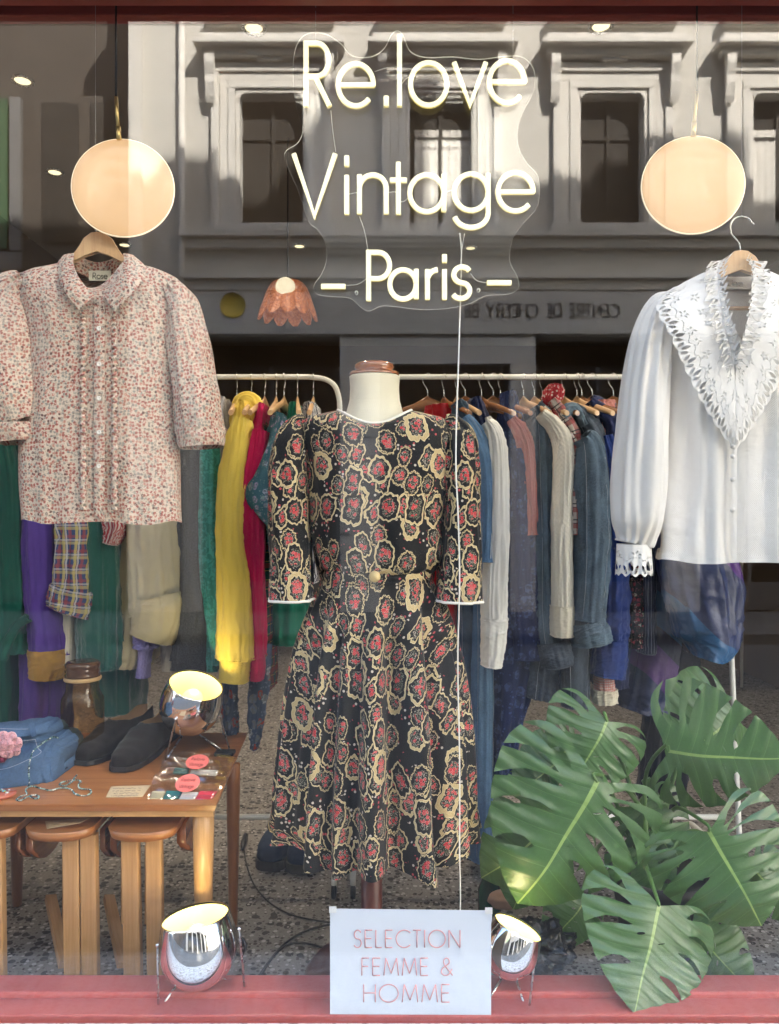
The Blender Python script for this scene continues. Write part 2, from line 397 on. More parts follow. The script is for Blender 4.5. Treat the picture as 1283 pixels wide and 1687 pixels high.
for a, c in ((330, 560), (625, 840), (882, 1095), (1152, 1330), (1420, 1640)):
    f = MB(); xa, xb = RX(a) + .004, RX(c) - .004; zb_, zt = GZ + .003, RZ(602)
    f.box((xa, -DF - .22, zb_), (xb, -DF - .12, zb_ + .45), .01)
    for x in (xa, (xa + xb) / 2 - .03, xb - .06): f.box((x, -DF - .2, zb_ + .453), (x + .06, -DF - .13, zt), .005)
    fr = f.build('shopfront', M['shopfront_dark'], hs)
    g = MB(); g.box((xa + .06, -DF - .17, zb_ + .455), (xb - .06, -DF - .165, zt)); g.build('glazing', M['window_glass'], fr)
b = MB()
def ledge(y0p, y1p, dep, xa=300, xb=1900): b.box((RX(xa), -DF + .003, RZ(y1p)), (RX(xb), -DF + dep, RZ(y0p)), .012)
ledge(388, 396, .22); ledge(397, 412, .12); ledge(455, 463, .16); ledge(464, 480, .08)
b.build('cornice', M['trim'], hs)
b = MB(); b.box((RX(300), -DF + .004, RZ(552)), (RX(1300), -DF + .07, RZ(482)), .01); fas = b.build('fascia_sign', M['shopfront_grey'], hs)
b = MB(); flat_text(b, 'CENTRE DE CHEERY BE', (RX(1018), -DF + .078, RZ(524)), (-1, 0, 0), (0, 0, 1), .20, .024, RX(1018) - RX(765), .2, .006, (0, 1, 0)); b.build('lettering', M['black'], fas)
b = MB(); b.lathe([(1e-4, 0), (.2, 0), (.2, .012)], (RX(385), -DF + .072, RZ(505)), 32, Vector((0, 1, 0))); b.build('logo_disc', plain('yellow_logo', (.55, .4, .05), .6), fas)
b = MB(); b.tube([(RX(302), -DF + .1, GZ + .01), (RX(302), -DF + .1, RZ(-120))], .05, 12)
b.build('downpipe', M['trim'], hs)
b = MB(); b.box((RX(215), -DF + .003, GZ), (RX(236), -DF + .1, RZ(-120))); b.build('corner_quoin', M['trim'], hs)
for row in range(2):
  for wi, c in enumerate(wins):
    o = row * 3.3; xa, xb = RX(c - 52), RX(c + 52); za, zb = z1 + o, z2 + o; yf = -DF
    b = MB()
    for k, (e, dp, hh) in enumerate(((.06, .03, .02), (.18, .065, .14), (.31, .05, .27), (.44, .09, .42))):   # stepped architrave
        e0 = (0, .065, .185, .315)[k]
        b.box((xa - e, yf + .003, za), (xa - e0, yf + dp, zb + e0), .012); b.box((xb + e0, yf + .003, za), (xb + e, yf + dp, zb + e0), .012)
        b.box((xa - e, yf + .003, zb + e0 + .002), (xb + e, yf + dp, zb + e), .012)
    # rounded corners of the opening
    for sx, sz, X, Z in ((1, -1, xa, zb), (-1, -1, xb, zb), (1, 1, xa, za), (-1, 1, xb, za)):
        r = .13; pts = [(X, Z)] + [(X + sx * r * (1 - sin(R(a * 15))), Z + sz * r * (1 - cos(R(a * 15)))) for a in range(0, 7)]
        b.prism(pts, yf - .05, yf + .048)
    wf = b.build('window_surround', M['trim'], hs)
    b = MB(); b.box((xa - .66, yf + .003, zb + .62), (xb + .66, yf + .34, zb + .70), .012); b.box((xa - .58, yf + .003, zb + .702), (xb + .58, yf + .28, zb + .80), .02)
    b.box((xa - .56, yf + .003, zb + .5), (xb + .56, yf + .2, zb + .617), .02); b.box((xa - .2 + .5, yf + .003, zb + .445), (xb + .2 - .5, yf + .16, zb + .497))
    for X in (xa - .5, xb + .36):
        pts = [(0, 0), (.22, 0), (.24, -.14), (.14, -.3), (.16, -.42), (.07, -.62), (.0, -.7)]
        vv = [[b.b.verts.new((X + dx, yf + .135 + p[0] * .5, zb + .498 + p[1])) for p in pts] for dx in (0, .14)]
        b.face(vv[0], sm=False); b.face(vv[1][::-1], sm=False)
        for i in range(len(pts)): b.face([vv[0][i], vv[0][(i + 1) % 7], vv[1][(i + 1) % 7], vv[1][i]], sm=False)
    b.build('window_hood', M['trim'], wf)
    b = MB(); b.box((xa - .5, yf + .003, za - .16), (xb + .5, yf + .22, za - .002), .015); b.build('sill', M['trim'], wf)
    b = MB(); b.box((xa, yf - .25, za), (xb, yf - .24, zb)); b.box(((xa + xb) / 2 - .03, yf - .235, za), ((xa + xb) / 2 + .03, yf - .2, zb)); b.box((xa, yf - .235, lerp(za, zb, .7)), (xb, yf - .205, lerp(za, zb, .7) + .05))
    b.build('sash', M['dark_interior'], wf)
    if (wi + row) % 2 == 1:
        b = MB(); vs = [[Vector((lerp(xa + .08, xb - .02, i / 24), yf - .215 + .012 * sin(i * 2.1), z)) for i in range(25)] for z in (za + .03, lerp(za, zb, .78))]
        b.grid(vs, [[(0, 0)] * 26] * 2, False); b.build('glare_sheet', M['trim'], wf)  # pale sheet stands in for a bright reflection in the window
b = MB(); b.box((RX(207), -DF + .003, RZ(-128)), (RX(1900), -DF + .5, RZ(-98)), .03); b.build('eaves', M['trim'], hs)
b = MB(); zt = RZ(-128) + .01
vs = [b.b.verts.new(p) for p in ((x0, -DF + .3, zt), (x1, -DF + .3, zt), (x1, -DF - 3, zt + .5), (x0, -DF - 3, zt + .5), (x0, -DF - 10, zt), (x1, -DF - 10, zt))]
b.face([vs[0], vs[1], vs[2], vs[3]], sm=False); b.face([vs[3], vs[2], vs[5], vs[4]], sm=False); b.face([vs[0], vs[3], vs[4]], sm=False); b.face([vs[1], vs[5], vs[2]], sm=False)
b.build('roof', M['zinc'], hs)
# neighbour on the left, its shade put into the dark wall colour
nb = thing('corner_house', 'dark house, shade put into its wall colour, beside the pale one across the street, mirrored at the left edge', 'house', (-10, -DF - 1.5, GZ))
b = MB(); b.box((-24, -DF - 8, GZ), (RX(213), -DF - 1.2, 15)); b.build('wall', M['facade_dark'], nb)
M['shopfront_band'] = plain('grey_stone_band', (.16, .155, .15), .8)
kN = (DF + 1.2 + CD) / F
def NX(px): return (px - 641.5) * kN
def NZ(py): return CZ + (843.5 - py) * kN
for a, c_ in ((-60, 14), (-190, -110)):
    f = MB(); f.box((NX(a), -DF - 1.197, NZ(410)), (NX(c_), -DF - 1.14, NZ(165))); f.build('shutter', plain('green_shutter', (.05, .10, .045), .7), nb)
f = MB(); f.box((NX(20), -DF - 1.197, NZ(415)), (NX(38), -DF - 1.10, NZ(165))); f.box((NX(-200), -DF - 1.197, NZ(445)), (NX(38), -DF - 1.12, NZ(417))); f.build('stone_band', M['shopfront_band'], nb)
for a, c_ in ((70, 130), (150, 196)):
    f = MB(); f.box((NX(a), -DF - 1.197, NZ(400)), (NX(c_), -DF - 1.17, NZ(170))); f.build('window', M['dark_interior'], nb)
rh = thing('grey_house', 'grey house further along the street beyond the pale one', 'house', (30, -DF - 1, GZ))
b = MB(); b.box((RX(1903), -DF - 8, GZ), (45, -DF - .6, 14)); b.build('wall', M['facade'], rh)
# ================================================================ the shop itself
XL, XR, YB, ZC, FZ = -2.3, 2.7, 6.4, 2.87, -.10
sh = thing('shop_building', 'red framed shopfront with the wide display window and the house above it', 'shop', (0, .1, GZ))
b = MB()
b.box((-14, 0.0, GZ), (XL + .1, .3, 2.75)); b.box((XR - .1, 0.0, GZ), (16, .3, 2.75))
b.box((-14, 0.0, 2.753), (16, .3, 17.4)); b.box((-14, .3, 17.4), (16, 9, 17.5)); b.box((-14, 8.7, 2.9), (16, 9, 17.4))
b.box((XL + .1, .006, GZ), (XR - .1, .3, -.105))
# unseen roof blocks added to give the shade opposite its uneven edge
for xa, xb, h in ((-14, -1.2, 1.4), (.6, 3.3, 1.55), (3.9, 4.7, .9), (6.6, 8.2, 2.1), (11, 13, 1.2)): b.box((xa, .6, 17.5), (xb, 2.2, 17.5 + h))
b.build('wall', M['facade'], sh)
b = MB(); b.box((XL, -.12, 2.272), (XR, .012, 2.752), .01); b.build('fascia', M['red_paint'], sh)
b = MB()   # frame round the pane
b.box((XL + .1, -.03, 2.272), (XR - .1, .05, 2.358)); b.box((XL + .1, -.03, -.06), (XL + .18, .05, 2.298)); b.box((XR - .18, -.03, -.06), (XR - .1, .05, 2.298))
b.build('window_frame', M['red_paint'], sh)
t = T('weathered_white_paint', .8, (.7, .7, .68)); v = t.co('Object'); t.set('Base Color', t.ramp(t.noise(v, 45, 5, .7), [(.4, (.25, .24, .22)), (.5, (.62, .62, .6)), (.7, (.78, .78, .76))])); t.bump(t.noise(v, 60, 4), .6, .003)
b = MB(); b.box((XL, -.26, -.14), (XR, -.006, -.004), .006); b.build('outer_sill', t.mat, sh)
t = T('red_sill_paint', .42, (.33, .07, .06)); v = t.co('Object'); t.set('Base Color', t.mix(t.noise(v, 5, 6, .7), (.42, .085, .075), (.56, .14, .125))); t.bump(t.noise(v, 30, 4), .2, .002)
b = MB(); b.box((XL, .012, -.30), (XR, .073, .000), .004); b.box((XL, .0735, -.30), (XR, .142, .013), .006); b.build('inner_sill', t.mat, sh)
b = MB(); b.box((XL, .35, 2.444), (XR, .39, ZC - .003), .006); b.build('ceiling_beam', M['red_paint'], sh)
m = glassmat('shop_window_glass', (.965, .975, .97), 1.52, 0, None, 1.05)
b = MB(); b.box((XL + .1, -.004, -.003), (XR - .1, .004, 2.299)); b.build('window_pane', m, sh)
# interior shell
t = T('terrazzo', .45, (.3, .29, .27)); v = t.co('Object'); vv = v
n1 = t.noise(v, 9, 4, .6)
base = t.mix(t.map(t.noise(v, 140, 3, .8), .35, .7), (.15, .138, .125), (.28, .262, .24)); base = t.mix(n1 * .5, base, (.20, .18, .16))
wv = t.nt.nodes.new('ShaderNodeVectorMath'); wv.operation = 'ADD'; nn = t.nt.nodes.new('ShaderNodeTexNoise'); nn.inputs['Scale'].default_value = 30; nn.inputs['Detail'].default_value = 3
sc_ = t.nt.nodes.new('ShaderNodeVectorMath'); sc_.operation = 'SCALE'; sc_.inputs['Scale'].default_value = .035; t.nt.links.new(nn.outputs['Color'], sc_.inputs[0]); t.nt.links.new(v.k, wv.inputs[0]); t.nt.links.new(sc_.outputs[0], wv.inputs[1]); wvE = E(t, wv.outputs[0])
for scl, th, colr in ((36, .24, (.012, .011, .010)), (70, .22, (.05, .035, .028)), (48, .17, (.42, .39, .36))):
    d_, c_, p_ = t.vor(wvE, scl, 1); r_, g_, b_ = t.sep(c_)
    base = t.mix((d_ < r_ * th * 1.9) * (g_ > .35), base, colr)
t.set('Base Color', base); t.set('Roughness', t.map(t.noise(v, 20, 3), .3, .7, .35, .6))
b = MB(); v_ = [b.b.verts.new(p) for p in ((XL, .143, FZ), (XR, .143, FZ), (XR, YB, FZ), (XL, YB, FZ))]; b.face(v_, sm=False); struct(b.build('floor', t.mat, recalc=False))
M['room_wall'] = plain('brown_room_wall', (.20, .15, .105), .85, 0, .2, 1.5)
M['room_ceil'] = plain('taupe_ceiling', (.26, .22, .175), .9, 0, .1, 2)
for nm, a, c, m in (('back_wall', (XL, YB, FZ), (XR, YB + .1, ZC), M['room_wall']), ('left_wall', (XL - .1, .3, FZ), (XL, YB, ZC), M['room_wall']), ('right_wall', (XR, .3, FZ), (XR + .1, YB, ZC), M['room_wall']), ('ceiling', (XL - .1, .3, ZC), (XR + .1, YB + .1, ZC + .1), M['room_ceil'])):
    b = MB(); b.box(a, c); struct(b.build(nm, m))
# ceiling spots
def spot_lamp(px, py, n=[0]):
    d = (ZC - CZ) * F / (843.5 - py); p = W(px, py, d)
    o = thing('ceiling_spot', '', 'ceiling spot', (p.x, p.y, ZC), 'recessed ceiling spots')
    b = MB(); b.lathe([(.034, -.0005), (.044, -.0005), (.046, -.004), (.043, -.007), (.033, -.006)], (p.x, p.y, ZC), 24); b.build('rim', M['steel'], o)
    b = MB(); b.lathe([(1e-4, -.004), (.020, -.0045), (.031, -.003), (.031, -.001)], (p.x, p.y, ZC), 20); b.build('lens', emitter('spot_lens', (1, .84, .50), 1.7), o)
    l = bpy.data.lights.new('spot_light', 'SPOT'); l.energy = 5.5; l.spot_size = R(110); l.spot_blend = .7; l.color = (1, .82, .62); l.shadow_soft_size = .04
    lo = bpy.data.objects.new('spot_light', l); col.objects.link(lo); lo.parent = o; lo.location = (0, 0, -.03)
    n[0] += 1; return o
for (px, py, lab) in ((418, 45, 'lit ceiling spot above and left of the neon sign, near the top of the glass'), (990, 42, 'lit ceiling spot at the top between neon sign and right pendant'), (90, 283, 'lit ceiling spot just left of the left disc pendant'), (205, 403, 'lit ceiling spot showing under the left disc pendant, by the wooden hanger'), (493, 405, 'lit ceiling spot left of the word Paris, over the petal lamp'), (775, 408, 'lit ceiling spot just above the last letter of Paris'), (37, 132, 'dim ceiling spot in the top left corner of the window')):
    spot_lamp(px, py)['label'] = lab
# ================================================================ garments: generators
def fold_fn(seed, kf=6, kv=1.2, amp=.006, centre=0):
    def f(a, t, x=0):
        n = noise.noise(Vector((cos(a) * kf * .5, sin(a) * kf * .5, seed + t * kv))) + .45 * noise.noise(Vector((cos(a) * kf, sin(a) * kf, seed * 3 + t * kv * 2.3)))
        return amp * n
    return f
def hloft(mb, lv, d, n=96, rows=70, ex=.8, fold=None, close=False):
    """lv: (py, xl, xr, half depth m, dip px, fold scale, hem px) ; horizontal rings, a=0 faces the street"""
    lv = [tuple(l) + (0, 1, 0)[len(l) - 4:] if len(l) < 7 else tuple(l) for l in lv]
    rings = []; uvs = []; V = 0; prev = None; k = d / F
    for i in range(rows + 1):
        t = i / rows; py, xl, xr, dep, dip, fs, hem = cr(lv, t)
        cx = ((xl + xr) / 2 - 641.5) * k; hw = (xr - xl) / 2 * k; z0 = CZ - (py - 843.5) * k; r = []
        for j in range(n):
            a = -PI + 2 * PI * (j) / n
            s, c = sin(a), cos(a)
            x = hw * math.copysign(abs(s) ** ex, s); y = dep * math.copysign(abs(c) ** ex, c)
            o = fold(a, t, x) * fs if fold else 0
            x += o * s; y += o * c
            front = max(0, c)
            z = z0 - dip * k * front ** 1.3 * math.exp(-(x / (.11)) ** 2) + hem * k * (.5 - .5 * cos(a - .45) + .22 * sin(a * 6 + 1))
            r.append(Vector((cx + x, d - CD - y, z)))
        if prev: V -= abs(prev - z0)
        prev = z0
        L = [0]
        for j in range(n): L.append(L[-1] + (r[(j + 1) % n] - r[j]).length)
        mid = L[n // 2]
        rings.append(r); uvs.append([(l - mid, V) for l in L])
    return mb.grid(rings, uvs)
def stube(mb, pts, d=None, dep=.05, n=36, rows=46, fold=None, ex=.9, squash=None, capend=False):
    """sleeve: pts (px, py, half width px[, d[, half depth]]) down its length"""
    P = [(p[0], p[1], p[2], p[3] if len(p) > 3 else d, p[4] if len(p) > 4 else dep) for p in pts]
    rings = []; uvs = []; L = 0; pc = None
    for i in range(rows + 1):
        t = i / rows; px, py, hw, dd, hd = cr(P, t); q_ = cr(P, min(1, t + .01)); p_ = cr(P, max(0, t - .01))
        c = W(px, py, dd); T_ = (W(q_[0], q_[1], dd) - W(p_[0], p_[1], dd)).normalized(); S = Vector((-T_.z, 0, T_.x)); w_ = hw * dd / F
        if pc is not None: L -= (c - pc).length
        pc = c; r = []
        for j in range(n):
            a = -PI + 2 * PI * j / n; s, co_ = sin(a), cos(a); o = fold(a, t) if fold else 0
            r.append(c + S * (w_ * math.copysign(abs(s) ** ex, s) + o * s) + Vector((0, -1, 0)) * (hd * math.copysign(abs(co_) ** ex, co_) + o * co_))
        U = [0]
        for j in range(n): U.append(U[-1] + (r[(j + 1) % n] - r[j]).length)
        rings.append(r); uvs.append([(u - U[n // 2], L) for u in U])
    V = mb.grid(rings, uvs)
    if capend: mb.cap(V[-1]); mb.cap(V[0])
    return V
def ribbon(mb, A, B, n=60, across=8, off=None, sm=True, thick=0):
    """sheet between two world polylines; uv u along, v across in metres; off(t, s) pushes it towards the street"""
    A = smooth(A, n); B = smooth(B, n); rows = []; uvs = []; L = 0
    for i in range(n):
        if i: L += ((A[i] - A[i - 1]).length + (B[i] - B[i - 1]).length) / 2
        w_ = (B[i] - A[i]).length; r = []; u = []
        for j in range(across + 1):
            s = j / across; p = A[i].lerp(B[i], s)
            if off: p = p + off(i / (n - 1), s)
            r.append(p); u.append((L, s * w_))
        rows.append(r); uvs.append(u + [u[-1]])
    if thick:
        mb.grid(rows, uvs, False, sm); mb.grid([[p + Vector((0, thick, 0)) for p in r] for r in rows], uvs, False, sm)
    else: mb.grid(rows, uvs, False, sm)
# ---- patterned cloths
def frame_print():
    t = T('black_frame_print', .75, (.01, .01, .01), 0, .3); u = t.co('UV'); x0, y0, _ = t.sep(u)
    nx = t.noise(u, 70, 2) - .5; ny = t.noise(t.comb(y0 + 3, x0, 0), 70, 2) - .5
    fil = t.noise(u, 420, 3, .7); fin = t.map(fil, .35, .65)
    gold = t.mix(fin, (.38, .27, .11), (.62, .49, .27))
    d3, c3, p3 = t.vor(u, 95, 1); a3, b3, e3 = t.sep(c3)
    colr = t.mix((d3 < .30) * (a3 > .5) * (t.noise(u, 26, 2) > .53), (.006, .006, .007), t.mix(b3 > .5, (.42, .06, .07), (.52, .45, .37)))
    d2, c2, p2 = t.vor(u, 104, .85); a2, b2, e2 = t.sep(c2); dd, cc2, _p = t.vor(u, 290, 1)
    rose = t.mix(t.map((d2 * 20).sin(), -.4, .8), (.32, .012, .022), t.mix(b2, (.72, .06, .065), (.78, .24, .21)))
    leaf = t.mix((dd < .34), (.012, .014, .012), t.mix(e2, (.16, .17, .11), (.40, .35, .29)))
    wob = (t.noise(u, 75, 2) - .5) * .75
    for S_, ox, oy, gx, gy, rnd in ((15, .37, .21, .27, .33, .8), (11.6, 0, 0, .27, .33, .55)):
        P = t.comb((x0 + nx * .007 + ox) * S_ * 1.10, (y0 + ny * .007 + oy) * S_ * .86, 0)
        d, c, p = t.vor(P, 1, rnd); pxx, pyy, _z = t.sep(p); r, g, b = t.sep(c); x, y, _z = t.sep(P)
        dx = x - pxx; dy = y - pyy; ang = (r - .5) * 2.2; ca, sa = ang.cos(), ang.sin()
        X = (dx * ca + dy * sa) / (g * .11 + gx); Y = (dy * ca - dx * sa) / (b * .12 + gy)
        r2 = (X * X + Y * Y).sqrt(); r8 = X.abs().max(Y.abs()).max((X.abs() + Y.abs()) * .70)
        st = r2 * (1 - ((X * Y).abs() / (r2 * r2 + .001)) * .42) * 1.0
        k8 = g > .68; ks = b > .70
        rr = r2 * (1 - k8) + r8 * k8; rr = rr * (1 - ks) + (st + .10) * ks
        th = t.m('ARCTAN2', Y, X)
        ro = rr + (th * 11).sin() * .04 + (th * 4 + r * 6).sin() * .035
        wd = r * .10 + .80 - k8 * .16 * (g > .84)
        ring = (ro < 1.0) * (ro > wd)
        chain = (((th * 19).sin() * ((rr - .90) * 30).cos()) > .30) * (b < .55) * (1 - k8)
        gd = t.mix((ro > .965) + (ro < wd + .03), gold, (.66, .55, .34))
        inside = rr + wob
        bq = t.mix((d2 < .47) * (a2 > .28) * (inside < .50), leaf, rose); bq = t.mix(inside < .64, (.006, .006, .007), bq)
        colr = t.mix(ro < 1.04, colr, (.006, .006, .007)); colr = t.mix(rr < wd, colr, bq); colr = t.mix(ring * (1 - chain), colr, gd)
    t.set('Base Color', colr); t.set('Sheen Weight', .1); t.bump(t.noise(u, 16, 4) * 2 + fil * .15, .35, .003); return t.mat
M['print'] = frame_print()
def liberty():
    t = T('tiny_rose_print_cotton', .9, (.7, .6, .5), 0, .2); u = t.co('UV')
    x, y, _ = t.sep(u); n = t.noise(u, 130, 2) - .5
    P = t.comb(x + n * .0025, y + (t.noise(t.comb(y, x, 0), 130, 2) - .5) * .0025, 0)
    d, c, p = t.vor(P, 124, .75); r, g, b = t.sep(c)
    d2, c2, _p = t.vor(P, 330, 1); r2, g2, b2 = t.sep(c2)
    cream = (.60, .475, .36)
    pal = t.ramp(r, [(0, (.34, .10, .075)), (.34, (.46, .21, .15)), (.58, (.33, .30, .24)), (.76, (.25, .24, .20)), (.92, (.12, .06, .05))], True)
    fl = t.mix((d2 < .30) * (g2 > .35), pal, t.mix(b2 > .6, (.17, .06, .05), (.78, .58, .47)))
    col_ = t.mix(d < (r2 * .10 + .36), cream, fl)
    ring_ = t.vor(P, 124, .75, feat='DISTANCE_TO_EDGE')
    col_ = t.mix((d2 > .52) * (ring_ < .12) * (g2 > .42), col_, (.27, .20, .15))
    col_ = t.mix(t.map(t.noise(u, 5, 3), .35, .65, 0, .28), col_, t.mix(.6, col_, (.60, .47, .40)))
    t.set('Base Color', col_); t.bump(t.noise(u, 26, 4) * 2.2 + t.noise(u, 600, 2) * .1, .45, .0035); return t.mat
M['liberty'] = liberty()
M['cream_canvas'] = cloth('cream_canvas', (.72, .67, .52), .05, 1300, .25)
M['white_piping'] = cloth('white_piping', (.80, .77, .70), .04)
M['white_cotton'] = cloth('white_cotton', (.71, .685, .65), .035, 1400, .8)
# ================================================================ mannequin and dress
DM = 2.02
mq = thing('mannequin', 'cream canvas dress form with a polished wooden neck cap, wearing the dark printed dress', 'mannequin', W(615, 1625, DM))
b = MB(); kk = DM / F
nx, nz = W(617, 0, DM).x, 0
def pz(py, d=DM): return CZ - (py - 843.5) * d / F
prof = [(.088, pz(712)), (.082, pz(700)), (.078, pz(688)), (.073, pz(676)), (.066, pz(660)), (.064, pz(640)), (.066, pz(624)), (.0665, pz(621)), (.062, pz(619)), (1e-4, pz(619))]
b.lathe([(r, z) for r, z in prof], (nx, DM - CD, 0), 48, sy=.82)
b.lathe([(.12, pz(1100)), (.135, pz(1000)), (.105, pz(940)), (.145, pz(850)), (.155, pz(780)), (.14, pz(730)), (.10, pz(705)), (.07, pz(690))], (nx, DM - CD + .01, 0), 40, sy=.6)
b.build('torso', M['cream_canvas'], mq)
b = MB(); cp = [(.0655, pz(618.5)), (.0655, pz(614)), (.058, pz(612)), (.056, pz(610)), (.0605, pz(607)), (.060, pz(602)), (.052, pz(598)), (.032, pz(596)), (1e-4, pz(595.5))]
b.lathe([(r * .86 if i > 1 else r, z) for i, (r, z) in enumerate(cp)], (nx - .001, DM - CD, 0), 40, sy=.85)
t = T('varnished_cap_wood', .12, (.28, .10, .045)); u = t.co('Object'); t.set('Base Color', t.ramp(t.noise(u, 14, 4, .6, 1), [(.3, (.20, .06, .025)), (.7, (.42, .17, .08))])); t.set('Coat Weight', .8)
M['varnish'] = t.mat
b.build('neck_cap', t.mat, mq)
b = MB(); b.lathe([(.028, pz(1100)), (.028, FZ + .05), (.04, FZ + .04)], (W(612, 0, DM).x, DM - CD, 0), 20); b.build('pole', plain('dark_red_pole', (.13, .03, .02), .35, 0, .2, 8), mq)
b = MB(); b.lathe([(.04, FZ + .04), (.16, FZ + .03), (.175, FZ + .012), (.175, FZ + .002), (1e-4, FZ + .002)], (W(612, 0, DM).x, DM - CD, 0), 40); b.build('base', plain('dark_red_base', (.09, .025, .018), .4, 0, .2, 8), mq)
dr = thing('dress', 'black vintage midi dress printed with gold frames and red roses, on the mannequin', 'dress', W(615, 1460, DM))
def dfold(a, t, x=0):
    n = noise.noise(Vector((cos(a) * 2.6, sin(a) * 2.6, t * 3.2))) * .010
    n += noise.noise(Vector((cos(a) * 6, sin(a) * 6, 7 + t * 6))) * .004
    return n
b = MB()
bod = [(676, 557, 677, .078, 27, .1), (682, 532, 700, .088, 23, .2), (692, 504, 733, .100, 16, .3), (712, 493, 747, .112, 7, .5), (750, 500, 746, .122, 2, .7), (800, 509, 737, .135, 0, .9), (850, 514, 729, .135, 0, 1.2), (895, 514, 727, .13, 0, 1.6), (925, 517, 724, .125, 0, 1.8), (940, 528, 714, .118, 0, 1.8), (943, 540, 704, .11, 0, 1)]
hloft(b, bod, DM, 120, 80, .85, dfold); b.build('bodice', M['print'], dr)
def sfold(a, t, x=0):
    g = min(1, t * 2.2 + .12)
    k = sin(a * 15 + 1.3 * sin(a * 3 + 1) + 1.5 * noise.noise(Vector((cos(a) * 2, sin(a) * 2, t * .9)))) * .55 + .75 * noise.noise(Vector((cos(a) * 6.5, sin(a) * 6.5, 3 + t * .5)))
    sm = sin(a * 46 + 2 * sin(a * 5)) * .0028 * max(0, 1 - t * 3.0)
    return k * .036 * g + sm
b = MB()
sk = [(941, 532, 708, .112, 0, .10), (960, 528, 714, .118, 0, .16), (1000, 512, 732, .135, 0, .5), (1060, 494, 744, .155, 0, .8), (1130, 482, 756, .172, 0, .95), (1200, 474, 764, .188, 0, 1.05), (1290, 466, 768, .20, 0, 1.15), (1335, 464, 769, .208, 0, 1.2, 0), (1384, 462, 772, .215, 0, 1.5, 36)]
hloft(b, sk, DM, 260, 90, .92, sfold); b.build('skirt', M['print'], dr)
b = MB(); hloft(b, [(936, 529, 713, .119, 0, 1), (945, 527, 715, .124, 0, 1), (957, 530, 712, .121, 0, 1)], DM, 120, 10, .88, lambda a, t, x=0: sin(a * 55) * .0012 + dfold(a, .9) * .4)
bl = b.build('belt', M['print'], dr)
b = MB(); b.lathe([(.004, -.003), (.012, -.004), (.0145, .0), (.012, .004), (1e-4, .005)], W(617, 950, DM - .127), 20, Vector((0, -1, .1)))
b.build('buckle', plain('gold_fabric_buckle', (.55, .40, .16), .4, .2, .1, 60), bl)
def slfold(seed, a1=.010):
    def f(a, t, x=0):
        return a1 * (noise.noise(Vector((cos(a) * 3, sin(a) * 3, seed + t * 2.4))) + .4 * noise.noise(Vector((cos(a) * 6, sin(a) * 6, seed + t * 6)))) + sin(a * 14) * .004 * max(0, 1 - t * 7)
    return f
for side, pts in ((0, [(506, 694, 10, DM, .04), (493, 702, 20, DM, .055), (482, 725, 29, DM - .01, .07), (477, 775, 34, DM - .02, .075), (475, 840, 33, DM - .03, .075), (477, 900, 33, DM - .04, .07), (479, 955, 34, DM - .05, .07), (479, 987, 35, DM - .055, .07)]),
                  (1, [(730, 698, 10, DM, .04), (744, 704, 20, DM, .055), (755, 727, 29, DM - .01, .07), (759, 775, 31, DM - .02, .075), (760, 840, 31, DM - .03, .075), (760, 900, 33, DM - .04, .07), (757, 955, 36, DM - .05, .07), (756, 989, 37, DM - .055, .07)])):
    b = MB(); V = stube(b, pts, fold=slfold(5 + side * 9), n=60, rows=60); ring = [v.co.copy() for v in V[-1]]
    s = b.build('sleeve', M['print'], dr)
    b = MB(); b.tube(ring + [ring[0], ring[1]], .0034, 8, cap=False); b.build('cuff_piping', M['white_piping'], s)
b = MB(); k = DM / F; ring = []
for j in range(73):
    a = j * 2 * PI / 72; s_, c_ = sin(a), cos(a); x = 60.5 * k * math.copysign(abs(s_) ** .85, s_); y = .080 * math.copysign(abs(c_) ** .85, c_)
    ring.append((W(617, 0, DM).x + x, DM - CD - y, pz(676) - 27 * k * max(0, c_) ** 1.3 * math.exp(-(x / .11) ** 2)))
b.tube(ring, .0036, 8, cap=False); b.build('neck_piping', M['white_piping'], dr)
# ================================================================ small floral blouse on its hanger
DB = 1.86
def front_hanger(cx, top, d, label, hook_pts):
    h = thing('clothes_hanger', label, 'hanger', W(cx, top, d), None)
    b = MB(); pts = [(-150, 106), (-96, 72), (-44, 45), (-34, 30), (-22, 10), (-10, 1), (0, 0), (10, 1), (23, 10), (34, 28), (43, 45), (96, 72), (150, 106), (150, 116), (96, 90), (42, 50), (20, 37), (0, 30), (-20, 37), (-42, 50), (-96, 90), (-150, 116)]
    k = d / F; c = W(cx, top, d)
    b.prism([(c.x + p[0] * k, c.z - p[1] * k) for p in pts], d - CD - .006, d - CD + .009, .0025); b.build('arms', M['hanger_wood'], h)
    b = MB(); b.tube([W(cx - 50, top + 95, d), W(cx + 50, top + 95, d)], .005, 10); b.build('trouser_bar', M['hanger_wood'], h)
    b = MB(); b.tube(smooth([W(x, y, d) for x, y in hook_pts], 30), .0017, 8); b.build('hook', M['steel'], h)
    return h
front_hanger(161, 383, DB, 'pale wooden hanger under the left disc pendant, inside the rose print blouse', [(159, 386), (157, 372), (150, 362), (150, 350), (160, 344), (169, 350), (170, 356)])
front_hanger(1220, 413, DB, 'pale wooden hanger with a bare wire hook, inside the white lace blouse', [(1220, 416), (1217, 400), (1205, 385), (1204, 369), (1214, 358), (1230, 358), (1242, 370)])
bs = thing('blouse', 'short sleeved blouse in tiny red and sage rose print with a pointed collar', 'blouse', W(165, 862, DB))
def bfold(seed, amp=.011, kf=3.2):
    def f(a, t, x=0):
        n = amp * (noise.noise(Vector((cos(a) * .3 + x * 22, sin(a) * .6, seed + t * 1.1))) + .6 * noise.noise(Vector((x * 11 + cos(a), sin(a), seed + 5 + t * 3.2))) + .3 * noise.noise(Vector((x * 40, cos(a), seed + t * 7))))
        return n * (1 - .75 * math.exp(-(x / .05) ** 2))
    return f
b = MB()
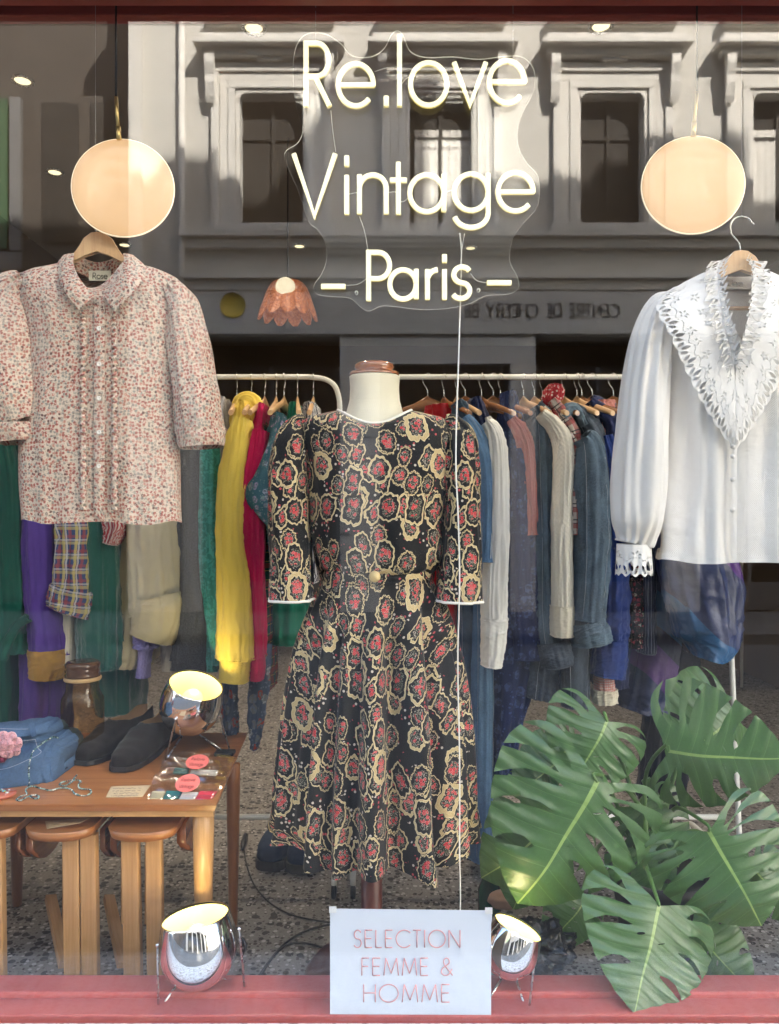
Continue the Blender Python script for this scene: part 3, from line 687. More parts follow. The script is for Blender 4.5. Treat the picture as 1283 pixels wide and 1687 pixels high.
lv = [(428, 116, 208, .050, 56, .1), (436, 92, 232, .055, 50, .3), (448, 50, 268, .058, 40, .5), (462, 22, 292, .06, 28, .7), (482, 20, 300, .064, 14, .9), (520, 38, 296, .068, 4, 1), (570, 52, 292, .07, 0, 1), (640, 46, 291, .072, 0, 1.1), (720, 34, 293, .075, 0, 1.2), (800, 34, 294, .075, 0, 1.3), (862, 38, 296, .078, 0, 1.7, 12)]
hloft(b, lv, DB, 180, 110, .72, bfold(2)); b.build('body', M['liberty'], bs)
for pts, sd in (([(52, 470, 22, DB, .05), (24, 492, 42, DB, .055), (12, 540, 56, DB - .01, .06), (14, 600, 60, DB - .01, .065), (22, 660, 54, DB - .02, .065), (30, 697, 46, DB - .02, .06), (33, 704, 40, DB - .02, .055)], 3), ([(284, 478, 18, DB, .05), (298, 500, 27, DB, .055), (308, 555, 31, DB - .005, .06), (318, 615, 35, DB - .01, .06), (326, 670, 37, DB - .02, .06), (331, 712, 37, DB - .02, .058)], 8)):
    b = MB(); stube(b, pts, fold=slfold(sd, .009), n=56, rows=60); s = b.build('sleeve', M['liberty'], bs)
    p = pts[-1]; b = MB(); stube(b, [(p[0], p[1] - 4, p[2] + 2, p[3], p[4] + .008), (p[0] + 1, p[1] + 12, p[2] + 1, p[3], p[4] + .006), (p[0] + 2, p[1] + 25, p[2] - 2, p[3], p[4])], fold=slfold(sd + 1, .004), n=56, rows=12); b.build('cuff', M['liberty'], s)
def curvedsheet(name, A, B, d, bulge, m, parent, n=24, across=10, th=.0015):
    b = MB(); ribbon(b, [W(x, y, dd) for x, y, dd in A], [W(x, y, dd) for x, y, dd in B], n, across, lambda t, s: Vector((0, -bulge * sin(PI * s) * (.4 + .6 * sin(PI * t)), 0)), thick=th)
    return b.build(name, m, parent)
f0 = DB - .084
curvedsheet('collar', [(122, 417, DB - .01), (121, 436, DB - .045), (133, 462, f0 + .006), (156, 487, f0), ], [(104, 420, DB - .005), (93, 440, DB - .035), (104, 476, f0 - .006), (130, 511, f0 - .012)], f0, .008, M['liberty'], bs)
curvedsheet('collar', [(203, 417, DB - .01), (203, 436, DB - .045), (194, 462, f0 + .006), (172, 487, f0)], [(219, 420, DB - .005), (241, 444, DB - .035), (222, 478, f0 - .006), (189, 513, f0 - .012)], f0, .008, M['liberty'], bs)
b = MB(); ribbon(b, [W(122, 419, DB + .03), W(162, 432, DB + .045), W(203, 419, DB + .03)], [W(122, 445, DB + .03), W(162, 462, DB + .045), W(203, 445, DB + .03)], 20, 4, thick=.001); b.build('collar_stand', M['liberty'], bs)
b = MB(); b.box(W(146, 446, DB + .036), W(183, 463, DB + .0385)); lb = b.build('neck_label', plain('woven_label', (.72, .70, .58), .8), bs)
b = MB(); flat_text(b, 'Rose', W(153, 459, DB + .035), (1, 0, 0), (0, 0, 1), .014, .0016, 24 * DB / F, .16, .0006); b.build('label_lettering', M['black'], lb)
b = MB(); ribbon(b, [W(155, y, DB - z_) for y, z_ in ((492, .070), (560, .0775), (680, .080), (780, .083), (846, .085))], [W(172, y, DB - z_) for y, z_ in ((490, .070), (560, .0775), (680, .080), (780, .083), (860, .085))], 60, 4, lambda t, s: Vector((0, -.0016 * sin(PI * s) + .002 * noise.noise(Vector((s, t * 14, 1))), 0)), thick=.001); b.build('placket', M['liberty'], bs)
for cx in (136, 188):
    b = MB(); ribbon(b, [W(cx - 5, y, DB - z_) for y, z_ in ((515, .071), (600, .076), (700, .079), (840, .082))], [W(cx + 5, y, DB - z_) for y, z_ in ((515, .071), (600, .076), (700, .079), (840, .082))], 220, 4, lambda t, s: Vector((.0018 * sin(t * 210) * s, -.004 * sin(PI * s) - .002 * sin(t * 190 + s * 2), 0))); b.build('ruffle', M['liberty'], bs)
for y in (541, 600, 656, 712, 768):
    b = MB(); b.lathe([(1e-4, 0), (.0042, 0), (.0052, .0008), (.0052, .0022), (.004, .0024), (.003, .0016), (1e-4, .0016)], W(163, y, DB - .088), 16, Vector((0, -1, 0))); b.build('button', plain('shell_button', (.75, .70, .62), .25, 0, .05), bs)
# ================================================================ white blouse with eyelet collar
def lace_mat(period=.034, band=.030):
    t = T('white_eyelet_lace', .85, (.73, .705, .67), 0, .2); x, y, _ = t.sep(t.co('UV'))
    u = (x / period).frac() - .5; holes = None
    for ox, oy, rx, ry, an in ((0, .017, .125, .0105, 0), (-.30, .0135, .105, .0082, .5), (.30, .0135, .105, .0082, -.5)):
        a = u - ox; c = y - oy; a2 = a + c * an * 18; h = (a2 * a2) / (rx * rx) + (c * c) / (ry * ry)
        holes = h if holes is None else holes.min(h)
    # rows of pin holes and little flowers further in
    v = (y - band - .006); uu = (x / .0058).frac() - .5; pin = (uu * uu * 14 + (v + (x * 185).sin() * .004) * (v + (x * 185).sin() * .004) * 520000) 
    d_, c_, p_ = t.vor(t.comb(x * 24, y * 24, 0), 1, .5); px_, py_, _z = t.sep(p_); dx = x * 24 - px_; dy = y * 24 - py_; th = t.m('ARCTAN2', dy, dx)
    pet = ((d_ - .17).abs() * 16 + (1 - (th * 5).cos()) * 1.2) + ((y < band + .012) * 9)
    f = holes.min(pin).min(pet)
    n = t.nt.nodes; tr = n.new('ShaderNodeBsdfTransparent'); mx = n.new('ShaderNodeMixShader')
    t.nt.links.new((f < 1).k, mx.inputs[0]); t.nt.links.new(t.p.outputs[0], mx.inputs[1]); t.nt.links.new(tr.outputs[0], mx.inputs[2]); t.nt.links.new(mx.outputs[0], n['Material Output'].inputs[0])
    t.bump(t.map(f, 1, 2.4, 1, 0) + t.noise(t.co('UV'), 60, 3) * .5, .5, .0018); return t.mat
M['lace'] = lace_mat()
wb = thing('blouse', 'white long sleeved blouse with a wide eyelet lace collar and covered buttons', 'blouse', W(1210, 925, DB))
b = MB()
lv = [(446, 1176, 1266, .05, 130, .1), (456, 1150, 1290, .055, 125, .3), (472, 1112, 1328, .058, 112, .5), (492, 1082, 1352, .06, 98, .7), (525, 1082, 1350, .064, 72, .9), (570, 1096, 1336, .068, 40, 1), (620, 1096, 1334, .07, 16, 1), (690, 1092, 1336, .072, 8, 1.2), (780, 1087, 1338, .075, 0, 1.4), (860, 1077, 1346, .078, 0, 1.6), (923, 1068, 1352, .08, 0, 1.9, 9)]
hloft(b, lv, DB, 200, 120, .72, bfold(31, .017)); b.build('body', M['white_cotton'], wb)
b = MB(); hloft(b, [(914, 1068, 1352, .0805, 0, 1.9, 9), (922, 1067, 1353, .081, 0, 1.9, 9), (925, 1067, 1353, .081, 0, 1.9, 9)], DB, 200, 6, .72, lambda a, t, x=0: bfold(31, .017)(a, .985 + t * .015, x) + .0022); b.build('hem', M['white_cotton'], wb)
for pts, sd in (([(1106, 498, 10, DB, .035), (1088, 508, 22, DB, .05), (1073, 552, 30, DB - .005, .058), (1063, 620, 35, DB - .01, .065), (1056, 720, 40, DB - .02, .07), (1052, 800, 42, DB - .02, .07), (1049, 855, 38, DB - .025, .065), (1046, 886, 29, DB - .025, .05), (1044, 896, 27, DB - .025, .045)], 12), ([(1330, 495, 16, DB, .045), (1352, 540, 33, DB, .06), (1370, 700, 40, DB, .07), (1372, 890, 26, DB, .045)], 14)):
    b = MB(); stube(b, pts, fold=lambda a, t, x=0, sd=sd: slfold(sd, .011)(a, t) + sin(a * 15) * .003 * max(0, t * 5 - 4.1), n=80, rows=80); s = b.build('sleeve', M['white_cotton'], wb)
    p = pts[-1]; b = MB(); rows_ = []; uvs = []
    c0 = W(p[0], p[1], p[3]); n = 96; kk = p[3] / F
    for i in range(9):
        tt = i / 8; r = []
        for j in range(n):
            a = -PI + 2 * PI * j / n; drop = .0 + (46 + 6 * abs(sin(a * 6))) * kk * tt
            r.append(c0 + Vector((sin(a) * (p[2] + 2 * tt) * kk, -cos(a) * (p[4] + .004 * tt) - .004 * tt * sin(a * 12), -drop)))
        rows_.append(r); uvs.append([((j / n) * .204, (1 - tt) * .066) for j in range(n + 1)])
    b.grid(rows_, uvs); b.build('lace_cuff', M['lace'], s)
fw = DB - .094
for sx in (1, -1):
    mx_ = lambda x: 1211 - sx * (1211 - x)
    outer = [(1108, 474, DB - .03), (1084, 504, fw + .025), (1106, 550, fw), (1134, 612, fw), (1160, 664, fw), (1194, 718, fw), (1210, 738, fw - .002)]
    inner = [(1178, 440, DB - .02), (1180, 478, fw + .02), (1190, 530, fw - .003), (1201, 568, fw - .004), (1209, 600, fw - .005), (1211, 650, fw - .006), (1211, 700, fw - .006)]
    A = smooth([W(mx_(x), y, d_) for x, y, d_ in outer], 240); B = smooth([W(mx_(x), y, d_) for x, y, d_ in inner], 240)
    L = 0; rows_ = []; uvs = []
    for i in range(240):
        if i: L += (A[i] - A[i - 1]).length
        dirn = (A[i] - B[i]); dirn = dirn.normalized() if dirn.length > 1e-6 else Vector((0, 0, -1))
        e = A[i] + dirn * (.006 * abs(sin(PI * L / .034)) ** .6 - .001); r = []; u = []
        w_ = (B[i] - e).length
        for j in range(13):
            s_ = j / 12; r.append(e.lerp(B[i], s_) + Vector((0, -.004 * sin(PI * s_) - .0009 * sin(L * 90 + s_ * 3) * (1 - s_), 0))); u.append((L + .017, s_ * w_))
        rows_.append(r); uvs.append(u + [u[-1]])
    b = MB(); b.grid(rows_, uvs, False); b.build('lace_collar', M['lace'], wb)
    # standing ruffle along the neck edge, in two tiers
    for tier, (wid, ph, dz) in enumerate(((34, 0, .010), (21, 1.3, .020))):
        path = smooth([W(mx_(x), y, d_ - .006) for x, y, d_ in ((1190, 428, DB + .005), (1182, 450, DB - .04), (1186, 500, fw + .01), (1194, 540, fw), (1203, 572, fw - .004), (1209, 602, fw - .008))], 260)
        rows_ = []; uvs = []; L = 0
        for i, p in enumerate(path):
            if i: L += (p - path[i - 1]).length
            w_ = wid * DB / F * (1 - .35 * i / 260) * (.85 + .15 * sin(L * 190 + ph)); r = []; u = []
            for j in range(9):
                s_ = j / 8
                ruf = .0065 * s_ * sin(L * 300 + ph + 1.2 * sin(L * 70)); r.append(p + Vector((-sx * w_ * s_ * (.75 if tier == 0 else -.35) + ruf * .6, -dz * s_ - ruf * .5, ruf * .9 + w_ * s_ * (.10 if tier else -.25)))); u.append((L * 1.6, (1 - s_) * .034))
            rows_.append(r); uvs.append(u + [u[-1]])
        b = MB(); b.grid(rows_, uvs, False); b.build('ruffle', M['lace'], wb)
b = MB(); b.box(W(1195, 456, DB + .040), W(1262, 476, DB + .043)); lb = b.build('neck_label', M['white_piping'], wb)
b = MB(); flat_text(b, 'Lina', W(1200, 471, DB + .039), (1, 0, 0), (0, 0, 1), .015, .0016, 24 * DB / F, .16, .0006); b.build('label_lettering', M['steel'], lb)
b = MB(); ribbon(b, [W(1206, y, DB - z_) for y, z_ in ((700, .079), (760, .082), (840, .087), (924, .092))], [W(1214, y, DB - z_) for y, z_ in ((700, .079), (760, .082), (840, .087), (926, .092))], 60, 3, lambda t, s: Vector((0, .002 * noise.noise(Vector((s, t * 14, 1))), 0)), thick=.001); b.build('placket', M['white_cotton'], wb)
for y in (655, 735, 752, 790, 840, 905):
    if y != 905: b = MB(); b.ball(W(1207, y, DB - .094), .0056, 8, sy=.8); b.build('button', M['white_cotton'], wb)
# nylon lines
for x, yt, yb in ((157, -40, 345), (1222, -40, 358)):
    b = MB(); b.tube([W(x, yt, DB), W(x, yb, DB)], .0004, 5); tag(b.build('nylon_line', plain('nylon', (.5, .5, .5), .3), None, False, W(x, yt, DB)), 'thin nylon line holding up the ' + ('hanger of the rose print blouse' if x < 600 else 'hanger of the white lace blouse'), 'nylon line')
# ================================================================ neon sign
DN = 1.84
t = T('edge_lit_acrylic', .2, (.8, .8, .75)); t.emit((1, .93, .75), .55 / EX); M['acry_edge'] = t.mat  # tube light caught in the plate edge, put in as a faint glow
M['acry'] = glassmat('clear_acrylic', (.90, .90, .89), 1.49)
M['neon_f'] = emitter('neon_tube_front', (1, .91, .60), 1.6); M['neon_s'] = emitter('neon_tube_side', (1, .78, .20), .80)
ns = thing('neon_sign', 'warm yellow neon sign spelling three words on a clear wavy acrylic plate', 'neon sign', W(680, 60, DN))
cont = [(664, 58), (676, 84), (702, 94), (745, 93), (790, 97), (832, 92), (862, 94), (880, 116), (879, 150), (864, 180), (854, 210), (854, 240), (868, 268), (887, 292), (886, 338), (862, 368), (844, 395), (840, 430), (852, 455), (854, 474), (838, 484), (800, 487), (776, 499), (742, 507), (700, 510), (652, 505), (628, 504), (608, 512), (594, 506), (576, 491), (545, 488), (522, 484), (517, 470), (530, 450), (538, 425), (535, 397), (521, 376), (508, 364), (490, 312), (470, 264), (471, 248), (490, 235), (498, 215), (491, 185), (484, 150), (484, 90), (500, 58), (532, 54), (560, 70), (580, 91), (610, 93), (632, 80), (645, 56), (655, 50)]
N_ = len(cont); outl = []
for i in range(N_):
    for s in range(5):
        f = s / 5; p = [cont[(i + k) % N_] for k in (-1, 0, 1, 2)]
        outl.append(tuple(.5 * (2 * p[1][c] + (-p[0][c] + p[2][c]) * f + (2 * p[0][c] - 5 * p[1][c] + 4 * p[2][c] - p[3][c]) * f * f + (-p[0][c] + 3 * p[1][c] - 3 * p[2][c] + p[3][c]) * f ** 3) for c in (0, 1)))
pw = [W(x, y, DN + .014) for x, y in outl]
b = MB(); y0, y1 = DN + .014 - CD, DN + .018 - CD; n = len(pw)
a = [b.b.verts.new((p.x, y0, p.z)) for p in pw]; c = [b.b.verts.new((p.x, y1, p.z)) for p in pw]
b.face(a, sm=False); b.face(c[::-1], sm=False); b.mi = 1
for i in range(n): b.face([a[i], a[(i + 1) % n], c[(i + 1) % n], c[i]], sm=False)
b.build('acrylic_plate', [M['acry'], M['acry_edge']], ns)
def neon_path(pts, wd=.0058, dp=.0055):        # flat-backed silicone flex: front strip plus two flanks
    pts = [Vector(p) for p in pts]; m = len(pts); L = []; closed = (pts[0] - pts[-1]).length < 1e-4
    b = MB(); prof = [(-.62, 1, 1), (-1, .72, 1), (-1, -.45, 1), (-.62, -1, 0), (.62, -1, 0), (1, -.45, 1), (1, .72, 1), (.62, 1, 1)]
    rings = []
    for i, p in enumerate(pts):
        nx_ = pts[(i + 1) % m] if i + 1 < m else (pts[1] if closed else p); pv = pts[i - 1] if i else (pts[-2] if closed else p)
        t1 = (nx_ - p); t0 = (p - pv)
        t1 = t1.normalized() if t1.length > 1e-7 else t0.normalized(); t0 = t0.normalized() if t0.length > 1e-7 else t1
        tt = (t0 + t1).normalized(); sx = Vector((-tt.z, 0, tt.x)); k = 1 / max(.55, tt.dot(t1))
        rings.append([b.b.verts.new(p + sx * u * wd * k + Vector((0, v * dp, 0))) for u, v, _ in prof])
    for i in range(m - 1):
        for j in range(8):
            b.mi = 0 if j in (2, 3, 4) else 1
            b.face([rings[i][j], rings[i][(j + 1) % 8], rings[i + 1][(j + 1) % 8], rings[i + 1][j]])
    b.mi = 1; b.face(rings[0]); b.face(rings[-1][::-1]); return b
def glyph(ch, x0, base, H, wpx=None, tilt=0):
    wd, st = GL[ch]; kx = (wpx / wd) if wpx else H
    for s in st: 
        P = [W(x0 + p[0] * kx, base - p[1] * H, DN) for p in s]
        neon_path(P, .0060).build('tube_letter', [M['neon_f'], M['neon_s']], ns)
for a_ in (('R', 504, 176, 104, 42), ('e', 557, 175, 112, 58), ('.', 636, 176, 120), ('l', 658, 176, 111), ('o', 676, 174, 113, 60), ('v', 748, 173, 112, 52), ('e', 806, 170, 112, 58),
           ('V', 484, 356, 102, 68), ('i', 571, 354, 104), ('n', 592, 353, 104, 44), ('t', 642, 354, 98, 28), ('a', 675, 349, 98, 54), ('g', 748, 347, 97, 54), ('e', 820, 348, 102, 58),
           ('P', 607, 496, 80, 36), ('a', 642, 493, 78, 42), ('r', 704, 494, 80, 20), ('i', 732, 494, 80), ('s', 745, 492, 84, 30), ('-', 529, 496, 80, 40), ('-', 802, 490, 80, 40)): glyph(*a_)
for ps in ([(545, 182), (548, 215), (553, 250)], [(592, 357), (600, 380), (606, 412)], [(617, 118), (636, 112), (655, 110)], [(662, 138), (668, 130), (676, 126)], [(574, 320), (583, 318), (592, 317)], [(636, 318), (650, 316), (656, 320)], [(655, 332), (665, 332), (672, 326)], [(733, 318), (742, 314), (750, 315)], [(740, 126), (752, 118), (760, 112)], [(570, 470), (590, 468), (605, 458)], [(775, 450), (785, 462), (802, 466)], [(765, 385), (761, 410), (758, 440)]):
    b = MB(); b.tube(smooth([W(x, y, DN + .004) for x, y in ps], 10), .0007, 6); b.build('link_wire', M['white_piping'], ns)
for x, y in ((587, 482), (788, 478)):
    b = MB(); b.lathe([(.0028, -.002), (.0045, -.002), (.0045, .008), (.0028, .008), (.0028, -.002)], W(x, y, DN + .013), 16, Vector((0, 1, 0))); b.build('grommet', M['steel'], ns)
b = MB(); b.tube(smooth([W(x, y, d_) for x, y, d_ in ((757, 384, DN + .004), (760, 420, DN + .02), (758, 500, DN + .02), (755, 600, DN), (752, 690, DN - .03), (751, 770, DN - .06), (755, 860, DN - .07), (757, 960, DN - .07), (754, 1090, DN - .05), (757, 1250, DN - .04), (757, 1400, DN - .02), (758, 1500, DN - .02), (752, 1580, DN))], 70), .0017, 8)
b.build('power_cable', M['white_piping'], ns)
for x in (520, 845):
    b = MB(); b.tube([W(x, -60, DN + .016), W(x, 66 if x < 600 else 96, DN + .016)], .0004, 5); b.build('suspension_line', M['steel'], ns)
# ================================================================ disc pendants
t = T('opal_disc', .35, (.8, .55, .3)); v = t.co('Object'); z = t.sep(v)[2]
t.set('Emission Color', (1, .60, .28)); t.set('Emission Strength', .66 / EX); t.set('Base Color', (.30, .20, .12)); t.set('Coat Weight', .3); M['opal'] = t.mat
t = T('opal_rim', .2, (.9, .8, .65)); t.emit((1, .78, .5), .7 / EX); M['opal_rim'] = t.mat
for cx, cy, dd, tiltx, rod, lab, skew in ((203, 310, 1.83, .1, (190, 160, 196, 228), 'peach coloured glowing disc pendant hanging over the rose print blouse', .02), (1141, 305, 1.83, -.1, (1147, 152, 1142, 222), 'peach coloured glowing disc pendant hanging beside the white lace blouse', -.02)):
    c = W(cx, cy, dd); o = thing('disc_pendant', lab, 'pendant lamp', c, 'disc pendants')
    ax = Vector((skew * 6, -1, .05)).normalized(); r = .1195
    b = MB(); b.lathe([(1e-4, .012), (r * .4, .0115), (r * .75, .009), (r * .93, .006), (r * .985, .003)], c, 72, ax); b.lathe([(1e-4, -.012), (r * .4, -.0115), (r * .75, -.009), (r * .985, -.003)], c, 72, ax); b.build('disc', M['opal'], o)
    b = MB(); b.lathe([(r * .985, .003), (r, .002), (r * 1.004, 0), (r, -.002), (r * .985, -.003)], c, 96, ax); b.build('rim', M['opal_rim'], o)
    x0_, y0_, x1_, y1_ = rod
    b = MB(); b.tube([W(x0_ + 1, y0_, dd), W(lerp(x0_, x1_, .72), lerp(y0_, y1_, .72), dd)], .0044, 12); b.tube([W(lerp(x0_, x1_, .72), lerp(y0_, y1_, .72), dd), W(x1_, y1_ + 3, dd)], .006, 14); b.build('stem', M['brass'], o)
    b = MB(); b.tube([W(x0_ + 1, y0_ + 1, dd), W(x0_ + 1, -120, dd)], .0026, 8); b.build('cord', M['black'], o)
# ================================================================ table, nest of stools and what lies on the table
TZ = .40
def TD(py, z=TZ): return (CZ - z) * F / (py - 843.5)
def TP(px, py, z=TZ): return W(px, py, TD(py, z))
tb = thing('side_table', 'long teak table with pale round legs at the left of the window', 'table', (-.85, .5, FZ))
xr0, yr0 = TP(356, 1326).x, TP(356, 1326).y; xr1, yr1 = TP(408, 1207).x, TP(408, 1207).y
b = MB(); xl = -1.75
top = [(xl, yr0), (xr0, yr0), (xr1, yr1), (xl, yr1)]
V0 = [b.b.verts.new((x, y, TZ)) for x, y in top]; V1 = [b.b.verts.new((x * 1.0 + (-.006 if i in (1, 2) else 0), y + (.008 if i < 2 else -.008), TZ - .019)) for i, (x, y) in enumerate(top)]
b.face(V0, [(y, x) for x, y in top], False); b.face(V1[::-1], [(0, 0)] * 4, False)
for i in range(4): b.face([V0[i], V1[i], V1[(i + 1) % 4], V0[(i + 1) % 4]], [(TZ * 1, top[i][0] + top[i][1]), (TZ - .019, top[i][0] + top[i][1]), (TZ - .019, top[(i + 1) % 4][0] + top[(i + 1) % 4][1]), (TZ, top[(i + 1) % 4][0] + top[(i + 1) % 4][1])], False)
bmesh.ops.bevel(b.b, geom=b.b.edges[:], offset=.0015, segments=2, affect='EDGES')
b.build('table_top', M['teak'], tb)
b = MB(); yf = yr0 + .03; b.obox((xl, yf, TZ - .029), (xr0 - .012, yf, TZ - .029), .018, .016); b.obox((xr0 - .03, yf + .012, TZ - .029), (xr1 - .03, yr1 - .03, TZ - .029), .018, .016); b.build('apron', M['beech'], tb)
def rleg(px, d, r0, r1, par, m, zt=TZ - .02):
    x = (px - 641.5) * d / F; b = MB(); b.lathe([(1e-4, zt), (r0, zt - .0005), (r0, zt - .08), (r1, FZ + .004), (1e-4, FZ + .002)], (x, d - CD, 0), 24); b.build('leg', m, par)
rleg(335, 1.945, .0265, .017, tb, M['beech']); rleg(384, 2.26, .020, .012, tb, M['teak']); rleg(-420, 1.95, .0265, .017, tb, M['beech']); rleg(28, 2.38, .024, .014, tb, M['teak'])
M['wing'] = wood('polished_red_wood', (.30, .085, .022), (.42, .15, .045), .18, .8, .8)
def stool(x0, x1, legs, wings, lab):
    d = 1.985; k = d / F; zt = CZ - (1352 - 843.5) * k
    o = thing('stool', lab, 'stool', W((x0 + x1) / 2, 1600, d), 'wooden stools tucked under the table')
    b = MB(); c = (x0 + x1) / 2; hw = (x1 - x0) / 2 * k; X = W(c, 0, d).x
    pts = []
    for i in range(25): a = PI + PI * i / 24; pts.append((hw * cos(a), -.030 + .05 * sin(a)))
    pts += [(hw, .20), (-hw, .20)]
    v0 = [b.b.verts.new((X + p[0], d - CD + p[1], zt)) for p in pts]; v1 = [b.b.verts.new((X + p[0] * .94, d - CD + p[1] + (.006 if p[1] < .1 else 0), zt - .024)) for p in pts]
    b.face(v0, [(p[1], p[0]) for p in pts], False); b.face(v1[::-1], [(0, 0)] * len(pts), False); n = len(pts); L = 0
    for i in range(n):
        j = (i + 1) % n; e = math.hypot(pts[j][0] - pts[i][0], pts[j][1] - pts[i][1]); b.face([v0[i], v1[i], v1[j], v0[j]], [(0, L), (.024, L), (.024, L + e), (0, L + e)], i < 24); L += e
    b.build('seat', M['teak'], o)
    for (a, c_) in legs:
        b = MB(); xx = (a + c_) / 2; b.obox(W(xx, 1373, d - .012), W(xx + (3 if xx > c else 5), 843.5 + (CZ - FZ) / (d - .012) * F, d - .012), (c_ - a) * k, .026, .004); b.build('leg', M['beech'], o)
        b = MB(); b.obox(W(xx - 6, 1390, d + .30), W(xx - 6, 843.5 + (CZ - FZ) / (d + .30) * F, d + .30), .03, .024, .003); b.build('leg', M['beech'], o)
    b = MB(); b.obox(W(legs[0][0] + 2, 1590, d + .01), W(legs[0][0] - 22, 1478, d + .29), .018, .03, .002); b.build('stretcher', M['beech'], o)
    for (a, c_, top_) in wings:
        b = MB(); rows = []; dd = d + .035
        r = .055; xa, xb = W(a, 0, dd).x, W(c_, 0, dd).x; zc = CZ - (top_ - 843.5) * dd / F
        for X_ in (xa, xb):
            rows.append([(X_ + (.010 if p[1] < -.06 else 0) * (1 if X_ == xa else 1), dd - CD + p[0], zc + p[1]) for p in [(0, 0), (.17, 0), (.17, -.05)] + [(.085 + .085 * cos(R(-g)), -.05 - .048 * sin(R(g))) for g in range(10, 180, 12)] + [(0, -.05)]])
        A = [b.b.verts.new(p) for p in rows[0]]; B = [b.b.verts.new(p) for p in rows[1]]; n = len(A)
        b.face(A, [(p[2], p[1]) for p in rows[0]], False); b.face(B[::-1], [(p[2], p[1]) for p in rows[1]][::-1], False)
        for i in range(n): b.face([A[i], A[(i + 1) % n], B[(i + 1) % n], B[i]], [(0, i * .02), (0, i * .02 + .02), (.02, i * .02 + .02), (.02, i * .02)], True)
        bmesh.ops.bevel(b.b, geom=[e for e in b.b.edges if len(e.link_faces) == 2 and e.calc_face_angle(0) > 1], offset=.004, segments=3, affect='EDGES')
        b.build('folded_leaf', M['wing'], o)
stool(-95, 38, [(-60, -30), (-26, 6)], [], 'wooden stool cut off by the left edge of the photo, under the table')
stool(53, 163, [(105, 132), (134, 160)], [(24, 33, 1366), (42, 54, 1368)], 'wooden stool with a price card on its seat, under the table')
stool(186, 297, [(201, 229), (241, 267)], [(164, 173, 1366), (181, 192, 1367), (291, 306, 1356)], 'wooden stool nearest the front table leg, bare seat')
def flat_quad(cs, th, m, name, par=None, lab=None, cat=None, grp=None):
    b = MB(); a = [b.b.verts.new(p) for p in cs]; c = [b.b.verts.new(Vector(p) + Vector((0, 0, th))) for p in cs]
    b.face(a[::-1], sm=False); b.face(c, [(0, 0), (.1, 0), (.1, .06), (0, .06)], False)
    for i in range(4): b.face([a[i], a[(i + 1) % 4], c[(i + 1) % 4], c[i]], sm=False)
    o = b.build(name, m, par, loc=None if par else cs[0])
    if lab: tag(o, lab, cat, grp)
    return o
M['kraft'] = plain('kraft_card', (.62, .47, .28), .85, 0, .08, 30); M['ink'] = plain('grey_ink', (.12, .11, .11), .8)
def scribble(b, p0, p1, amp, seed):      # a line of handwriting between two points in the card's plane
    random.seed(seed); n = 46; up = Vector((0, .002, 0))
    cur = []
    for i in range(n):
        if random.random() < .10: 
            if len(cur) > 2: b.tube(cur, .0003, 4)
            cur = []; continue
        f = i / n; cur.append(Vector(p0).lerp(Vector(p1), f) + Vector((0, amp * random.uniform(-1, 1), 0)))
    if len(cur) > 2: b.tube(cur, .0003, 4)
cd = thing('price_card', 'kraft paper price card lying flat on the table before the plastic sachets', 'price card', TP(210, 1304))
flat_quad([TP(174, 1314, TZ + .001), TP(235, 1313, TZ + .001), TP(248, 1294, TZ + .001), TP(183, 1296, TZ + .001)], .0008, M['kraft'], 'card', cd)
b = MB()
for i, y in enumerate((1299, 1303, 1307, 1311)): scribble(b, TP(186 - i, y, TZ + .0023), TP(234 - i * 2, y - .5, TZ + .0023), .004, i)
b.build('handwriting', M['ink'], cd)
zs = CZ - (1352 - 843.5) * 1.985 / F
cd = thing('price_card', 'torn kraft price card resting on the middle stool seat under the table edge', 'price card', W(105, 1356, 1.94))
o = flat_quad([W(77, 1366, 1.925), W(132, 1356, 1.925), W(148, 1348, 1.98), W(74, 1353, 1.98)], .0008, M['kraft'], 'card', cd)
b = MB(); b.tube([W(88, 1358, 1.922), W(100, 1356, 1.922), W(108, 1358, 1.922), W(120, 1354, 1.922)], .0004, 4); b.build('handwriting', M['ink'], cd)
# coaster
cc = TP(2, 1311); b = MB(); b.lathe([(1e-4, 0), (.033, 0), (.035, .002), (.035, .005), (.033, .007), (1e-4, .007)], (cc.x, cc.y, TZ + .0005), 32, sx=1.0)
ct = thing('brooch', 'round terracotta red brooch with tiny coloured stones at the left edge of the table', 'brooch', cc); b.build('disc', plain('terracotta_enamel', (.45, .12, .07), .3), ct)
random.seed(3)
for i, c_ in enumerate([(.8, .75, .6), (.7, .55, .1), (.2, .45, .5), (.75, .75, .75), (.55, .6, .6), (.7, .3, .3), (.15, .4, .3)] * 2):
    b = MB(); b.ball((cc.x + random.uniform(-.02, .024), cc.y + random.uniform(-.02, .02), TZ + .009), random.uniform(.002, .0045), 6, sz=.6); b.build('stone', plain('stone_%d' % i, c_, .2), ct)
